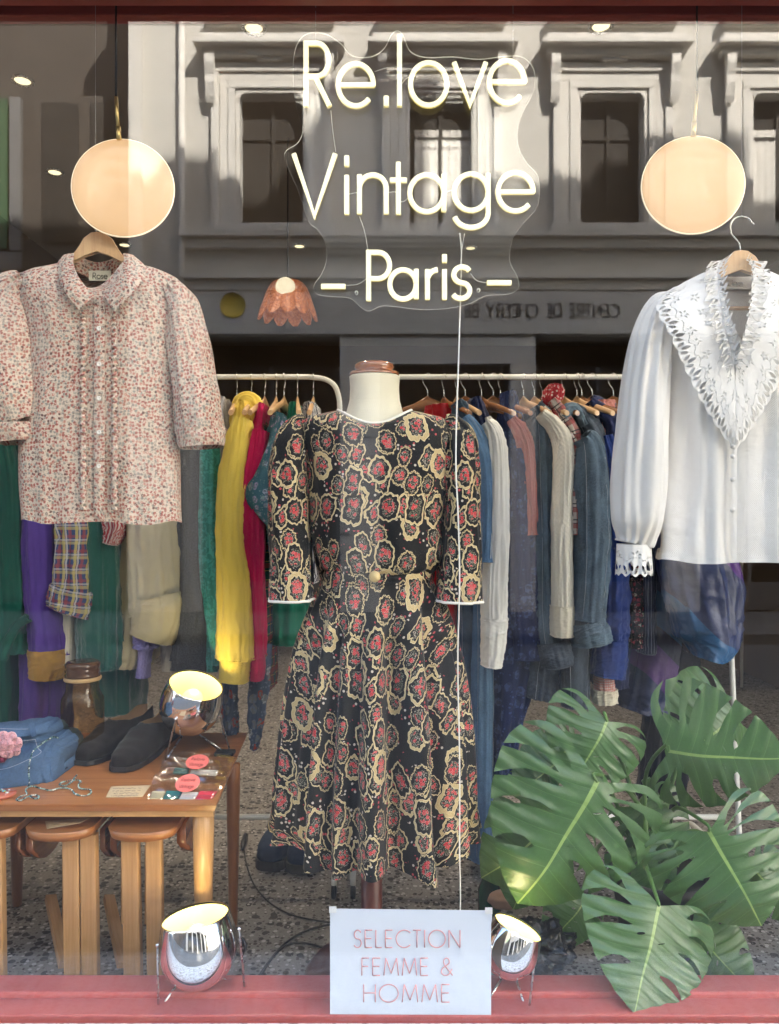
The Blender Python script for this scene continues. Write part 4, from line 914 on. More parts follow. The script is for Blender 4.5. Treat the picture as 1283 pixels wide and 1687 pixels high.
# folded jeans
M['jean'] = denim('mid_blue_denim', (.028, .062, .125), .7)
jn = thing('folded_jeans', 'folded mid blue jeans on the table behind the bead necklace', 'jeans', TP(30, 1280))
def jf(a, t, x=0): return .012 * max(0, .35 - abs(noise.noise(Vector((a * 1.4 + 2, t * 9, 12))))) + .006 * noise.noise(Vector((a * 1.2, t * 6, 2))) + .004 * noise.noise(Vector((a * 3, t * 14, 6)))
b = MB(); stube(b, [(-120, 1272, 30, 2.12, .11), (-30, 1266, 33, 2.12, .12), (40, 1256, 36, 2.13, .125), (85, 1248, 36, 2.15, .12), (104, 1247, 34, 2.16, .115), (115, 1246, 29, 2.165, .10), (119, 1246, 18, 2.17, .07), (119, 1246, 3, 2.17, .03)], fold=jf, n=64, rows=90, ex=.5); b.build('lower_fold', M['jean'], jn)
b = MB(); stube(b, [(-110, 1228, 22, 2.15, .10), (-20, 1226, 24, 2.15, .11), (40, 1222, 27, 2.16, .11), (70, 1219, 27, 2.18, .10), (84, 1219, 24, 2.18, .09), (92, 1221, 14, 2.19, .06), (92, 1221, 3, 2.19, .02)], fold=lambda a, t, x=0: jf(a, t + 3), n=64, rows=80, ex=.5); b.build('upper_fold', M['jean'], jn)
b = MB(); ribbon(b, [W(-60, 1201, 2.10), W(0, 1198, 2.09), (W(40, 1199, 2.09)), W(79, 1192, 2.13)], [W(-60, 1216, 2.05), W(0, 1214, 2.045), W(40, 1213, 2.05), W(78, 1206, 2.10)], 30, 3, thick=.004); b.build('waistband', M['jean'], jn)
b = MB(); ribbon(b, [W(47, 1191, 2.085), W(50, 1203, 2.05), W(51, 1214, 2.045)], [W(55, 1190, 2.085), W(58, 1202, 2.05), W(59, 1213, 2.045)], 8, 3, thick=.003); b.build('belt_loop', M['jean'], jn)
M['thread'] = plain('pale_thread', (.35, .38, .45), .8)
b = MB()
for ps in ([(0, 1219, 2.04), (30, 1221, 2.04), (58, 1218, 2.05)], [(58, 1218, 2.04), (62, 1232, 2.02), (67, 1240, 2.02), (45, 1252, 2.0), (10, 1266, 1.998), (-30, 1270, 1.998)], [(-30, 1199, 2.07), (20, 1201, 2.06), (46, 1201, 2.06)]):
    b.tube(smooth([W(*p) for p in ps], 24), .0006, 5)
b.build('stitching', M['thread'], jn)
# crochet flower
t = T('pink_wool', 1, (.68, .30, .33), 0, .1); u = t.co('Object'); n1 = t.noise(u, 160, 3); t.set('Base Color', t.mix(n1, (.50, .20, .24), (.78, .42, .44))); t.bump((t.vor(u, 230, 1, '3D')[0]), 1, .003); t.set('Sheen Weight', .6)
fl = thing('crochet_flower', 'pink knitted wool flower lying against the folded jeans', 'knitted flower', W(8, 1238, 2.02))
for i, (x, y, r) in enumerate(((4, 1216, 11), (18, 1216, 10), (27, 1225, 10), (24, 1236, 10), (12, 1239, 11), (-2, 1234, 12), (12, 1226, 10), (-8, 1222, 12))):
    b = MB(); c = W(x, y, 2.005 - .008 * (i == 6)); n = 28
    b.tube([c + Vector((cos(j * 2 * PI / n) * r * .62, -.25 * r * cos(j * 2 * PI / n * 2), sin(j * 2 * PI / n) * r * .55)) * (2.0 / F) for j in range(n + 1)], r * .46 * 2 / F, 12, cap=False); b.ball(c, r * .5 * 2 / F, 8); b.build('petal', t.mat, fl)
b = MB(); stube(b, [(-30, 1240, 9, 2.03, .03), (0, 1246, 10, 2.02, .03), (12, 1250, 4, 2.02, .02)], n=20, rows=16, capend=True); b.build('stem', cloth('maroon_wool', (.10, .012, .03), .2, 300), fl)
# bead necklace
t = T('turquoise_beads', .12, (.1, .2, .2)); u = t.co('Object'); d_, c_, p_ = t.vor(u, 150, 1, '3D'); r_ = t.sep(c_)[0]
t.set('Base Color', t.ramp(r_, [(0, (.03, .06, .07)), (.3, (.10, .22, .21)), (.6, (.30, .42, .38)), (.85, (.75, .78, .70))], True)); t.set('Coat Weight', .6)
random.seed(9); b = MB()
s1 = [(96, 1216, 2.12), (88, 1214, 2.07), (76, 1220, 2.04), (64, 1229, 2.02), (55, 1237, 2.01), (50, 1250, 1.995), (47, 1268, 1.99), (48, 1284, 1.99), (47, 1294, 1.99)]
s1 += [(x, y, TD(y, TZ + .004)) for x, y in ((42, 1301), (44, 1308), (34, 1312), (27, 1317), (33, 1319), (44, 1313), (56, 1310), (64, 1312), (60, 1316), (50, 1313))]
s2 = [(x, y, TD(y, TZ + .004)) for x, y in ((43, 1300), (52, 1295), (68, 1299), (84, 1302), (100, 1298), (116, 1300), (124, 1308), (138, 1311), (149, 1307), (148, 1301), (132, 1299), (129, 1292), (133, 1288), (126, 1285), (104, 1288), (98, 1293), (108, 1294), (118, 1288), (122, 1282), (127, 1276))]
for s in (s1, s2):
    P = smooth([W(*p) for p in s], 900); acc = 0; last = P[0]; r = .0024
    for p in P:
        if (p - last).length > r * 2.0: b.ball(p, r * random.uniform(.8, 1.15), 5); last = p
tag(b.build('bead_necklace', t.mat, None, False, TP(43, 1300)), 'strand of small turquoise and pearl beads draped over the folded jeans and table', 'necklace')
# amber jar
DJ = 2.27; jc = W(136, 0, DJ); kj = DJ / F
jr = thing('glass_jar', 'large brown amber glass jar with a lid between the jeans and the loafers', 'jar', (jc.x, DJ - CD, TZ))
m = bpy.data.materials.new('amber_glass'); m.use_nodes = True; n = m.node_tree; n.nodes.clear()
o_ = n.nodes.new('ShaderNodeOutputMaterial'); mx = n.nodes.new('ShaderNodeMixShader'); tr = n.nodes.new('ShaderNodeBsdfTransparent'); gl = n.nodes.new('ShaderNodeBsdfGlossy'); fr = schlick(n, 1.5)
tr.inputs[0].default_value = (.78, .62, .38, 1); gl.inputs['Roughness'].default_value = .03
n.links.new(fr, mx.inputs[0]); n.links.new(tr.outputs[0], mx.inputs[1]); n.links.new(gl.outputs[0], mx.inputs[2]); n.links.new(mx.outputs[0], o_.inputs[0])
pr = [(1e-4, 1241), (30, 1240), (33.5, 1236), (34, 1160), (33, 1149), (28, 1140), (26, 1134), (26, 1118), (28, 1114)]
b = MB(); b.lathe([(max(r * kj, 1e-4), pz(y, DJ)) for r, y in pr], (jc.x, DJ - CD, 0), 48); b.build('body', m, jr)
M['amber_lid'] = T('amber_lid_glass', .08, (.085, .04, .018)).mat
pr = [(1e-4, 1113.5), (27.5, 1113.4), (28, 1110), (26, 1107), (28, 1104), (26, 1101), (27, 1098), (28, 1093), (24, 1089), (10, 1090), (1e-4, 1091)]
b = MB(); b.lathe([(max(r * kj, 1e-4), pz(y, DJ)) for r, y in pr], (jc.x, DJ - CD, 0), 48); b.build('lid', M['amber_lid'], jr)
b = MB(); b.lathe([(28.5 * kj, pz(1120, DJ)), (29.5 * kj, pz(1118, DJ)), (29.5 * kj, pz(1115, DJ)), (28 * kj, pz(1113.6, DJ))], (jc.x, DJ - CD, 0), 40); b.build('seal', plain('rubber_seal', (.45, .30, .14), .6), jr)
# shoes
def shoe(name, lab, toe, heel, zf, m_up, m_in, m_sole, W_=.048, closed_to=.44, hv=.074, group=None, mule=False):
    toe = Vector((toe[0], toe[1], 0)); heel = Vector((heel[0], heel[1], 0)); ax = heel - toe; L = ax.length; ax.normalize(); sd = Vector((-ax.y, ax.x, 0))
    o = thing(name, lab, 'shoe', (toe.x, toe.y, zf), group)
    wp = [(0, .34), (.03, .62), (.10, .86), (.22, 1.0), (.36, 1.0), (.55, .82), (.75, .70), (.9, .66), (.97, .48), (1, .2)]
    hp = [(0, .020), (.03, .032), (.10, .042), (.22, .052), (.36, hv * .92), (.46, hv), (.55, .066), (.75, .060), (.93, .074), (1, .072)]
    if mule: hp = [(0, .02), (.05, .045), (.15, .06), (.3, .068), (.46, .074), (.5, .03), (.75, .028), (.93, .026), (1, .02)]
    def ip(tb_, s):
        for (a, x), (c, y) in zip(tb_, tb_[1:]):
            if s <= c: f = (s - a) / (c - a); f = f * f * (3 - 2 * f); return x + (y - x) * f
        return tb_[-1][1]
    sole = .014 if not mule else .032; b = MB(); n = 46; rings = []; uvs = []
    for i in range(n + 1):
        s = i / n; wd = ip(wp, s) * W_; h = ip(hp, s) + sole; op = min(1, max(0, (s - closed_to) / .07)); r = []
        zi = lerp(h, sole + .006, op)
        prof = [(-.2, sole), (-1, sole), (-1.03, lerp(sole, h, .25)), (-.98, lerp(sole, h, .55)), (lerp(-.80, -.90, op), lerp(sole, h, lerp(.84, .9, op))), (lerp(-.45, -.82, op), lerp(h * .975, h, op)), (lerp(-.2, -.76, op), lerp(h, h - .004, op)), (lerp(-.1, -.70, op), zi), (0, lerp(h * 1.005, zi, op)), ]
        full = prof + [(-x, z) for x, z in prof[::-1][1:]]
        for x, z in full: r.append(toe + ax * (s * L) + sd * (x * wd) + Vector((0, 0, zf + z)))
        rings.append(r); uvs.append([(j * .008, s * L) for j in range(len(full) + 1)])
    V = b.grid(rings, uvs); b.cap(V[0]); b.cap(V[-1][::-1])
    nf = len(rings[0])
    for gi, f in enumerate(b.b.faces):
        i_, j_ = divmod(gi, nf)
        if i_ < n and i_ / n > closed_to + .02 and 5 <= j_ <= 10: f.material_index = 1
    b.build('upper', [m_up, m_in], o)
    b = MB(); rings = []
    for i in range(31):
        s = i / 30; wd = ip(wp, s) * W_ * 1.07 + .002; P = toe + ax * (-.004 + s * (L + .008))
        rings.append([P + sd * (x * wd) + Vector((0, 0, zf + z)) for x, z in ((-1, .001), (-1.0, sole), (1.0, sole), (1, .001))])
    V = b.grid(rings, [[(0, 0)] * 5] * 31, sm=False); b.cap(V[0]); b.cap(V[-1][::-1]); b.build('sole', m_sole, o)
    b = MB(); rows = []
    for i in range(16):
        s = lerp(closed_to + .02, .97, i / 15); wd = ip(wp, s) * W_ * .7; P = toe + ax * (s * L)
        rows.append([P + sd * (x * wd) + Vector((0, 0, zf + sole + .008)) for x in (-1, 0, 1)])
    b.grid(rows, [[(0, 0)] * 4] * 16, False); b.build('insole', m_in, o)
    if not mule:
        b = MB()
        for dz, s0 in ((.001, .0), ):
            P = []
            for i in range(33):     # apron seam of the moccasin toe
                a = PI * i / 32; s = .36 - .27 * sin(a); x = -.78 * cos(a) * ip(wp, s); h = ip(hp, s)
                P.append(toe + ax * (s * L) + sd * (x * W_) + Vector((0, 0, zf + sole + h * .80 + .001)))
            b.tube(P, .0013, 6)
        b.build('apron_seam', m_up, o)
        b = MB(); rows = []
        for i in range(13):
            x = -1 + i / 6; s = .34; h = ip(hp, s) + sole; z = h * (1 - .16 * x * x) + .003
            rows.append([toe + ax * (ss * L) + sd * (x * .86 * ip(wp, ss) * W_) + Vector((0, 0, zf + z + (ss - .34) * .1)) for ss in (.33, .345, .375, .39)])
        b.grid(rows, [[(0, 0)] * 5] * 13, False); b.build('strap', m_up, o)
    return o
t = T('black_suede', 1, (.02, .018, .018), 0, .1); u = t.co('Object'); t.set('Base Color', t.mix(t.noise(u, 60, 4, .7), (.010, .009, .009), (.034, .030, .028))); t.set('Sheen Weight', .15); t.bump(t.noise(u, 400, 3), .4, .001); M['suede'] = t.mat
M['tan'] = plain('tan_leather', (.40, .25, .13), .6); M['rubber'] = plain('dark_rubber', (.03, .03, .032), .6)
for (a, c, lab) in (((134, 1262), (246, 1203), 'black suede loafer nearer the amber jar, left of its pair'), ((196, 1273), (289, 1205), 'black suede loafer nearer the chrome table lamp, right of its pair')):
    A, B_ = TP(*a), TP(*c); shoe('loafer', lab, (A.x, A.y), (B_.x, B_.y), TZ + .001, M['suede'], M['tan'], M['rubber'], group='pair of black suede loafers')
M['navy_suede'] = plain('navy_suede', (.018, .035, .075), 1, 0, .3, 30, .0008)
def FP(px, py): return W(px, py, (CZ - FZ) * F / (py - 843.5))
for (a, c, lab) in (((440, 1436), (476, 1388), 'navy mule on the floor, the left one, further from the dress'), ((490, 1441), (523, 1394), 'navy mule on the floor, the right one, half under the dress')):
    A, B_ = FP(*a), FP(*c); shoe('mule', lab, (A.x, A.y), (B_.x, B_.y), FZ + .001, M['navy_suede'], M['tan'], M['rubber'], .052, .48, group='pair of navy mules', mule=True)
# sachets
M['film'] = glassmat('clear_plastic_film', (.93, .93, .93), 1.55, .08, None, 2.2)
M['coral'] = plain('coral_sticker', (.78, .15, .13), .5, 0, .04, 30); M['sticker_ink'] = plain('dark_red_ink', (.22, .03, .03), .6)
def sachet(fl_, fr_, bl_, br_, d0, d1, stc, lab, cont, seed):
    o = thing('sachet', lab, 'sachet', W(*fl_, d0), 'clear plastic sachets with round stickers')
    A, B_, C_, D_ = W(*fl_, d0), W(*fr_, d0), W(*bl_, d1), W(*br_, d1); ux = (B_ - A).normalized(); uz = (C_ - A); uz = (uz - ux * uz.dot(ux)).normalized(); nn = ux.cross(uz)
    b = MB(); rows = []
    for i in range(41):
        f = i / 40; p, q_ = A.lerp(B_, f), C_.lerp(D_, f)
        rows.append([p.lerp(q_, g / 14) + nn * (-.0045 * sin(PI * g / 14) * sin(PI * f) - .0035 * noise.noise(Vector((f * 9, g * .35, seed))) - .002 * sin(g * 1.7 + f * 3)) for g in range(15)])
    b.grid(rows, [[(0, 0)] * 16] * 41, False); b.grid([[p - nn * -.006 for p in r] for r in rows], [[(0, 0)] * 16] * 41, False); b.build('film', M['film'], o)
    f0, f1, c0, c1, colr = 0, 0, 0, 0, None
    for (f0, f1, c0, c1, colr, nm) in cont:
        b = MB(); q4 = [(f0, c0), (f1, c0), (f1, c1), (f0, c1)]; P = [A.lerp(B_, f).lerp(C_.lerp(D_, f), g) for f, g in q4]
        v0 = [b.b.verts.new(p + nn * .004) for p in P]; v1 = [b.b.verts.new(p - nn * .002) for p in P]; b.face(v0, sm=False); b.face(v1[::-1], sm=False)
        for i in range(4): b.face([v0[i], v0[(i + 1) % 4], v1[(i + 1) % 4], v1[i]], sm=False)
        bmesh.ops.bevel(b.b, geom=b.b.edges[:], offset=.0015, segments=2, affect='EDGES'); b.build('folded_fabric', cloth(nm, colr, .15), o)
    c = W(*stc, lerp(d0, d1, .72)) ; c = A + ux * (c - A).dot(ux) + uz * ((stc[2] if len(stc) > 2 else .05)) - nn * .009 if False else W(stc[0], stc[1], lerp(d0, d1, .6) - .016)
    b = MB(); r = .0305; ring = [c + ux * r * cos(j * PI / 24) + uz * r * sin(j * PI / 24) for j in range(48)]
    v0 = [b.b.verts.new(p) for p in ring]; v1 = [b.b.verts.new(p - nn * -.0006) for p in ring]; b.face(v0, sm=False); b.face(v1[::-1], sm=False)
    for i in range(48): b.face([v0[i], v0[(i + 1) % 48], v1[(i + 1) % 48], v1[i]], sm=False)
    st = b.build('sticker', M['coral'], o)
    sg = -1 if nn.y > 0 else 1
    for s, dz, wd in (('Re.love', .006, .036), ('Vintage', -.017, .038)):
        b = MB(); flat_text(b, s, c + ux * (-wd / 2) + uz * dz + Vector((0, -.0012, .0004)), ux, uz, .0125, .0011, wd, .16, .0006, (0, -1, 0)); b.build('sticker_lettering', M['sticker_ink'], st)
sachet((240, 1320), (350, 1319), (256, 1274), (378, 1282), 1.925, 2.01, (309, 1290), 'front clear sachet of fabric pieces with a round coral sticker, at the table edge', [(.05, .24, .05, .33, (.50, .44, .28), 'khaki_piece'), (.25, .48, .03, .36, (.03, .16, .16), 'teal_piece'), (.49, .72, .03, .32, (.75, .73, .68), 'white_piece'), (.73, .97, .03, .38, (.60, .03, .06), 'red_piece')], 1)
sachet((262, 1276), (372, 1280), (272, 1240), (391, 1247), 2.045, 2.13, (325, 1255), 'rear clear sachet with a round coral sticker, nearer the chrome table lamp', [(.20, .42, .03, .3, (.05, .12, .10), 'bottle_green_piece'), (.45, .85, .03, .26, (.60, .55, .46), 'beige_piece')], 2)
# ================================================================ chrome ball lamps
M['lining'] = T('lamp_lining', .6, (.80, .76, .42)).mat
def ball_lamp(c, r, ax, lab, feet, power=2.2, zf=0):
    o = thing('ball_lamp', lab, 'lamp', (c.x, c.y, zf), 'chrome ball lamps'); ax = Vector(ax).normalized()
    prof = [(max(sin(R(a)), 1e-4), -cos(R(a))) for a in range(0, 91, 6)] + [(.995, .15), (.98, .3), (.955, .45), (.92, .6), (.88, .74), (.865, .785), (.855, .79), (.845, .785)]
    b = MB(); b.lathe([(x * r, z * r) for x, z in prof], c, 64, ax); b.build('shade', M['chrome'], o)
    b = MB(); b.lathe([(x * r * .975, z * r * .975) for x, z in prof[3:-3]] , c, 48, ax); b.build('lining', M['lining'], o)
    b = MB(); bc = c + ax * r * .22; b.ball(bc, r * .34, 10); b.build('bulb', emitter('lamp_bulb', (1, .86, .42), 1.5), o)
    b = MB(); b.lathe([(.012, -.86 * r), (.012, -.2 * r), (.016, -.1 * r)], c, 16, ax); b.build('socket', M['black'], o)
    l = bpy.data.lights.new('bulb_light', 'POINT'); l.energy = power * .045; l.color = (1, .82, .42); l.shadow_soft_size = .02; lo = bpy.data.objects.new('bulb_light', l); col.objects.link(lo); lo.parent = o; lo.location = (c + ax * r * .66) - o.location
    for (p0, p1, p2) in feet:
        b = MB(); b.tube([p0 + Vector((0, 0, .004)), p0, p1], .0026, 8); b.tube([p1, p2], .0026, 8); b.ball(p1, .0027, 6); b.build('wire_leg', M['steel'], o)
        b = MB(); b.ball(p0, .0045, 8); b.build('pivot', M['chrome'], o)
    return o
d = 1.795; c = W(327, 1560, d)
ball_lamp(c, .0895, (-.13, .08, 1), 'chrome ball lamp on the red sill in front of the stools', [(W(259, 1557, d), W(261, 1666, 1.745), W(297, 1614, 1.80)), (W(394, 1530, d), W(403, 1631, 1.795), W(362, 1610, 1.83))], zf=.0)
b = MB(); b.tube(smooth([W(398, 1545, 1.86), W(405, 1560, 1.85), W(395, 1576, 1.85), W(385, 1565, 1.86)], 12), .004, 8); 
tag(b.build('lamp_switch', M['black'], None, False, W(398, 1560, 1.86)), 'small black cord switch behind the chrome lamp on the red sill', 'switch')
d = 1.80; c = W(840, 1562, d)
ball_lamp(c, .0665, (.42, .10, 1), 'chrome ball lamp half hidden behind the white paper sign', [(W(882, 1566, d), W(870, 1676, 1.735), W(848, 1606, 1.81)), (W(797, 1560, d), W(803, 1650, 1.76), W(830, 1606, 1.81))], 1.6, zf=.0)
d = 2.28; c = W(314, 1161, d)
ball_lamp(c, .0905, (.30, -.30, .9), 'chrome ball lamp on the teak table above the plastic sachets', [(W(289, 1185, 2.19), W(273, 1252, 2.19), W(300, 1212, 2.30)), (W(362, 1180, 2.30), W(381, 1246, 2.30), W(325, 1208, 2.32))], 2.4, zf=TZ)
b = MB(); b.box(TP(352, 1247), (TP(384, 1247).x, TP(352, 1247).y + .04, TZ + .012), .004); b.tube(smooth([TP(360, 1240) + Vector((0, 0, .008)), TP(340, 1225) + Vector((0, 0, .01)), TP(325, 1214) + Vector((0, 0, .01))], 10), .002, 6)
tag(b.build('cord_switch', M['black'], None, False, TP(368, 1247)), 'black cord switch on the table under the chrome table lamp', 'switch')
# ================================================================ paper sign
d = 1.716; sg = thing('paper_sign', 'white paper sign in thin pink capitals leaning inside the glass at the bottom', 'paper sign', W(676, 1671, d))
t = T('thin_white_paper', .8, (.80, .82, .86), 0, .2); u = t.co('Object'); t.set('Base Color', t.mix(t.noise(u, 9, 4), (.58, .63, .72), (.64, .69, .78))); t.bump(t.noise(u, 14, 3), .25, .004)
b = MB(); n = 24; rows = [[W(lerp(543.5, 809, j / n) + (1.3 if i < 3 else 0) * (j / n), lerp(lerp(1497, 1500, j / n), lerp(1671, 1672, j / n), i / n), d - .003 + .0006 * noise.noise(Vector((i * .2, j * .2, 0)))) for j in range(n + 1)] for i in range(n + 1)]
b.grid(rows, [[(0, 0)] * (n + 2)] * (n + 1), False); b.grid([[p + Vector((0, .0008, 0)) for p in r] for r in rows], [[(0, 0)] * (n + 2)] * (n + 1), False); b.build('sheet', t.mat, sg)
M['pink_ink'] = plain('pink_print', (.70, .34, .34), .8, 0, .05)
for s, x0_, x1_, y1_, h in (('SELECTION', 583, 757, 1561, 28.5), ('FEMME &', 596, 745, 1607, 28.5), ('HOMME', 599, 740, 1651, 29)):
    b = MB(); flat_text(b, s, W(x0_, y1_, d - .0062), (1, 0, 0), (0, 0, 1), h * d / F, .0029, (x1_ - x0_) * d / F, .2, .0004); b.build('lettering', M['pink_ink'], sg)
for x, y in ((548, 1492), (805, 1494)):
    b = MB(); b.box(W(x - 6, y + 12, d - .007), W(x + 6, y + 1, d - .0064)); b.build('tape', plain('clear_tape', (.68, .69, .70), .3), sg)
# ================================================================ floor clutter
def floor_cable(pts, r, lab, nm='floor_cable'):
    b = MB(); b.tube(smooth([FP(x, y) + Vector((0, 0, r + .001)) for x, y in pts], 40), r, 8); tag(b.build(nm, M['black'], None, False, FP(*pts[0])), lab, 'cable')
floor_cable([(402, 1402), (406, 1425), (418, 1458), (442, 1487), (478, 1508), (520, 1518), (560, 1524)], .0026, 'thin black cable running from behind the table towards the white paper sign')
floor_cable([(560, 1524), (530, 1528), (498, 1538), (470, 1556), (446, 1582), (425, 1612)], .003, 'black cable curving down to the red sill left of the white paper sign')
floor_cable([(560, 1578), (535, 1565), (508, 1557), (484, 1556), (462, 1566), (440, 1592), (428, 1614)], .003, 'lower black cable looping on the terrazzo beside the paper sign')
b = MB(); c = FP(399, 1405); b.tube([c + Vector((0, 0, .012)), c + Vector((-.006, .05, .012)), c + Vector((-.01, .12, .012))], [.004, .011, .010], 10); tag(b.build('cable_plug', M['black'], None, False, c), 'black cable plug on the floor beside the back table leg', 'plug')
# petal lamp deep in the shop
t = T('amber_shell', .35, (.55, .17, .05)); u = t.co('Object'); n1 = t.vor(u, 90, 1, '3D')[0]; t.set('Base Color', t.mix(n1, (.62, .22, .07), (.30, .08, .03))); t.emit(t.mix(n1, (1, .32, .10), (.45, .12, .04)), .15 / EX); t.bump(n1, .8, .004)
DP = 3.6; c = W(474, 490, DP); kp = DP / F
pl = thing('petal_lamp', 'amber scalloped petal ceiling lamp with a lit round bulb, seen left of the word Paris', 'pendant lamp', c)
for tier, (r0, z0, r1, z1, npet) in enumerate(((18, 26, 38, -8, 9), (26, 8, 47, -36, 11))):
    for i in range(npet):
        a0 = 2 * PI * (i + tier * .5) / npet; b = MB(); rows = []
        for g in range(9):
            gg = g / 8; rr = lerp(r0, r1, gg ** .7); half = PI / npet * 1.12 * (1 if gg < .6 else math.sqrt(max(.02, 1 - ((gg - .6) / .42) ** 2))); z = lerp(z0, z1, gg ** 1.4)
            rows.append([c + Vector((cos(a0 + s * half) * rr * (1 + .08 * cos(s * 1.5)), sin(a0 + s * half) * rr * (1 + .08 * cos(s * 1.5)), z)) * kp for s in [k / 4 - 1 for k in range(9)]])
        b.grid(rows, [[(0, 0)] * 10] * 9, False); b.build('petal', t.mat, pl)
b = MB(); b.ball(c + Vector((0, -30, 8)) * kp, 16 * kp, 10); b.build('bulb', emitter('globe_bulb', (1, .84, .56), 1.05), pl)
b = MB(); b.tube([c + Vector((0, 0, 26)) * kp, Vector((c.x, c.y, ZC - .002))], .003, 6); b.build('cord', M['black'], pl)
# ================================================================ cloth patterns for the rails
def plaid(name, base, bands, scale=1.0, rough=.9):
    t = T(name, rough, base, 0, .2); x, y, _ = t.sep(t.co('UV')); c = base
    for ax, per, off, wd, colr, op in bands:
        v = (x if ax == 0 else y) * (1 / (per * scale)) + off; v = v.frac(); c = t.mix((v < wd) * op, c, colr)
    t.set('Base Color', t.mix(t.noise(t.co('UV'), 9, 3) * .25, c, tuple(a * .6 for a in base))); t.bump(t.noise(t.co('UV'), 24, 4), .4, .004); return t.mat
def blossom(name, base, cols, sc_=60, dens=.5, rough=.85):
    t = T(name, rough, base, 0, .2); u = t.co('UV'); n = t.noise(u, 90, 2) - .5; x, y, _ = t.sep(u); P = t.comb(x + n * .01, y + n * .006, 0)
    d, c, p = t.vor(P, sc_, .9); r, g, b = t.sep(c); d2, c2, p2 = t.vor(P, sc_ * 3.4, 1); g2 = t.sep(c2)[1]
    pal = t.ramp(r, [(i / len(cols), k) for i, k in enumerate(cols)], True)
    k = t.mix((d < .36) * (g < dens), base, t.mix(d2 < .45, pal, tuple(a * .5 for a in cols[0]))); k = t.mix((d > .45) * (d2 < .25) * (g2 > .6), k, cols[-1])
    t.set('Base Color', k); t.bump(t.noise(u, 24, 4), .4, .004); return t.mat
C = {}
C['bottle'] = cloth('bottle_green_gabardine', (.006, .075, .055), .2); C['purple'] = cloth('violet_cotton', (.085, .045, .26), .2); C['mustard'] = cloth('mustard_lining', (.36, .20, .04), .15)
C['madras'] = plaid('madras_check', (.06, .10, .22), [(0, .044, 0, .22, (.40, .09, .09), .7), (1, .046, 0, .20, (.40, .09, .10), .55), (0, .044, .5, .20, (.60, .50, .16), .8), (1, .046, .45, .20, (.62, .54, .22), .6), (0, .044, .25, .12, (.62, .62, .60), .75), (1, .046, .2, .12, (.62, .62, .6), .6)])
C['ivory'] = cloth('ivory_cotton', (.64, .60, .50), .06)
t = T('mohair_green_purple', 1, (.01, .1, .08), 0, .1); u = t.co('UV'); x, y, _ = t.sep(u); n = t.noise(u, 34, 4, .7)
z_ = (((y + .05) * 1.4 + (n - .5) * .10 + (x * 60).sin() * .015).frac()) > .89
t.set('Base Color', t.mix(t.map(t.noise(u, 300, 3), .3, .7, 0, .5), t.mix(z_, (.008, .105, .085), (.085, .035, .17)), (.03, .16, .13))); t.set('Sheen Weight', .8); t.bump(t.noise(u, 350, 3), 1, .003); C['mohair'] = t.mat
C['trench'] = cloth('pale_trench_cotton', (.56, .50, .32), .08); C['lavender'] = cloth('lavender_knit', (.30, .27, .58), .12, 420, .8); C['char'] = cloth('charcoal_wool', (.040, .042, .048), .25, 500, .6, .92, 1.2)
t = T('teal_damask_satin', .32, (.03, .26, .21)); u = t.co('UV'); t.set('Base Color', t.mix(t.noise(u, 45, 3, .5, 1.5) > .52, (.03, .22, .20), (.06, .34, .31))); t.bump(t.noise(u, 20, 4), .5, .005); C['teal'] = t.mat
C['marl'] = cloth('grey_marl', (.26, .26, .29), .1, 500, .4, .95, .6); C['yellow'] = cloth('sunflower_fleece', (.88, .66, .12), .06, 700, .4); C['magenta'] = cloth('raspberry_fleece', (.50, .010, .085), .12, 700, .4)
C['tartan'] = plaid('dark_tartan', (.012, .055, .04), [(0, .06, 0, .28, (.22, .02, .02), .6), (1, .06, 0, .28, (.25, .03, .03), .6), (1, .03, .3, .06, (.5, .35, .08), .8), (0, .03, .3, .05, (.05, .05, .2), .8)])
C['blueflo'] = blossom('blue_floral_cotton', (.045, .13, .17), [(.30, .36, .46), (.38, .30, .48), (.20, .30, .30)], 42, .7)
C['emerald'] = cloth('emerald_cotton', (.010, .19, .115), .15); C['stripe'] = plaid('navy_white_stripe', (.62, .62, .62), [(0, .012, 0, .45, (.02, .025, .06), 1)]); C['redstripe'] = plaid('red_white_stripe', (.62, .52, .50), [(0, .013, 0, .5, (.42, .03, .05), 1)])
C['tie'] = blossom('tie_dye_scarf', (.07, .10, .16), [(.35, .38, .42), (.35, .06, .05), (.16, .2, .28)], 22, .8)
C['red'] = cloth('scarlet_cotton', (.42, .010, .014), .12); C['dkdenim'] = denim('dark_blue_denim', (.022, .045, .075), .4); C['midden'] = denim('mid_denim', (.06, .125, .22), .6); C['washden'] = denim('acid_washed_denim', (.035, .055, .075), 1.1); C['blackden'] = denim('blackened_denim', (.018, .024, .034), .8)
C['navy'] = cloth('navy_cotton', (.010, .018, .075), .2); C['royal'] = cloth('royal_blue_cotton', (.015, .04, .20), .2); C['white'] = cloth('white_shirting', (.80, .79, .76), .05); C['cream'] = cloth('cream_knit', (.72, .69, .61), .06, 380, .7)
C['navyflo'] = blossom('navy_medallion_cloth', (.010, .020, .085), [(.05, .08, .22), (.04, .07, .2)], 22, .6); C['salmon'] = cloth('salmon_knit', (.50, .17, .15), .12, 500)
C['redplaid'] = plaid('red_white_plaid', (.58, .54, .52), [(0, .05, 0, .34, (.30, .02, .03), .75), (1, .05, 0, .34, (.32, .02, .03), .75), (0, .05, .5, .07, (.02, .02, .04), 1), (1, .05, .5, .07, (.02, .02, .04), 1), (1, .05, .7, .04, (.02, .02, .04), 1)])
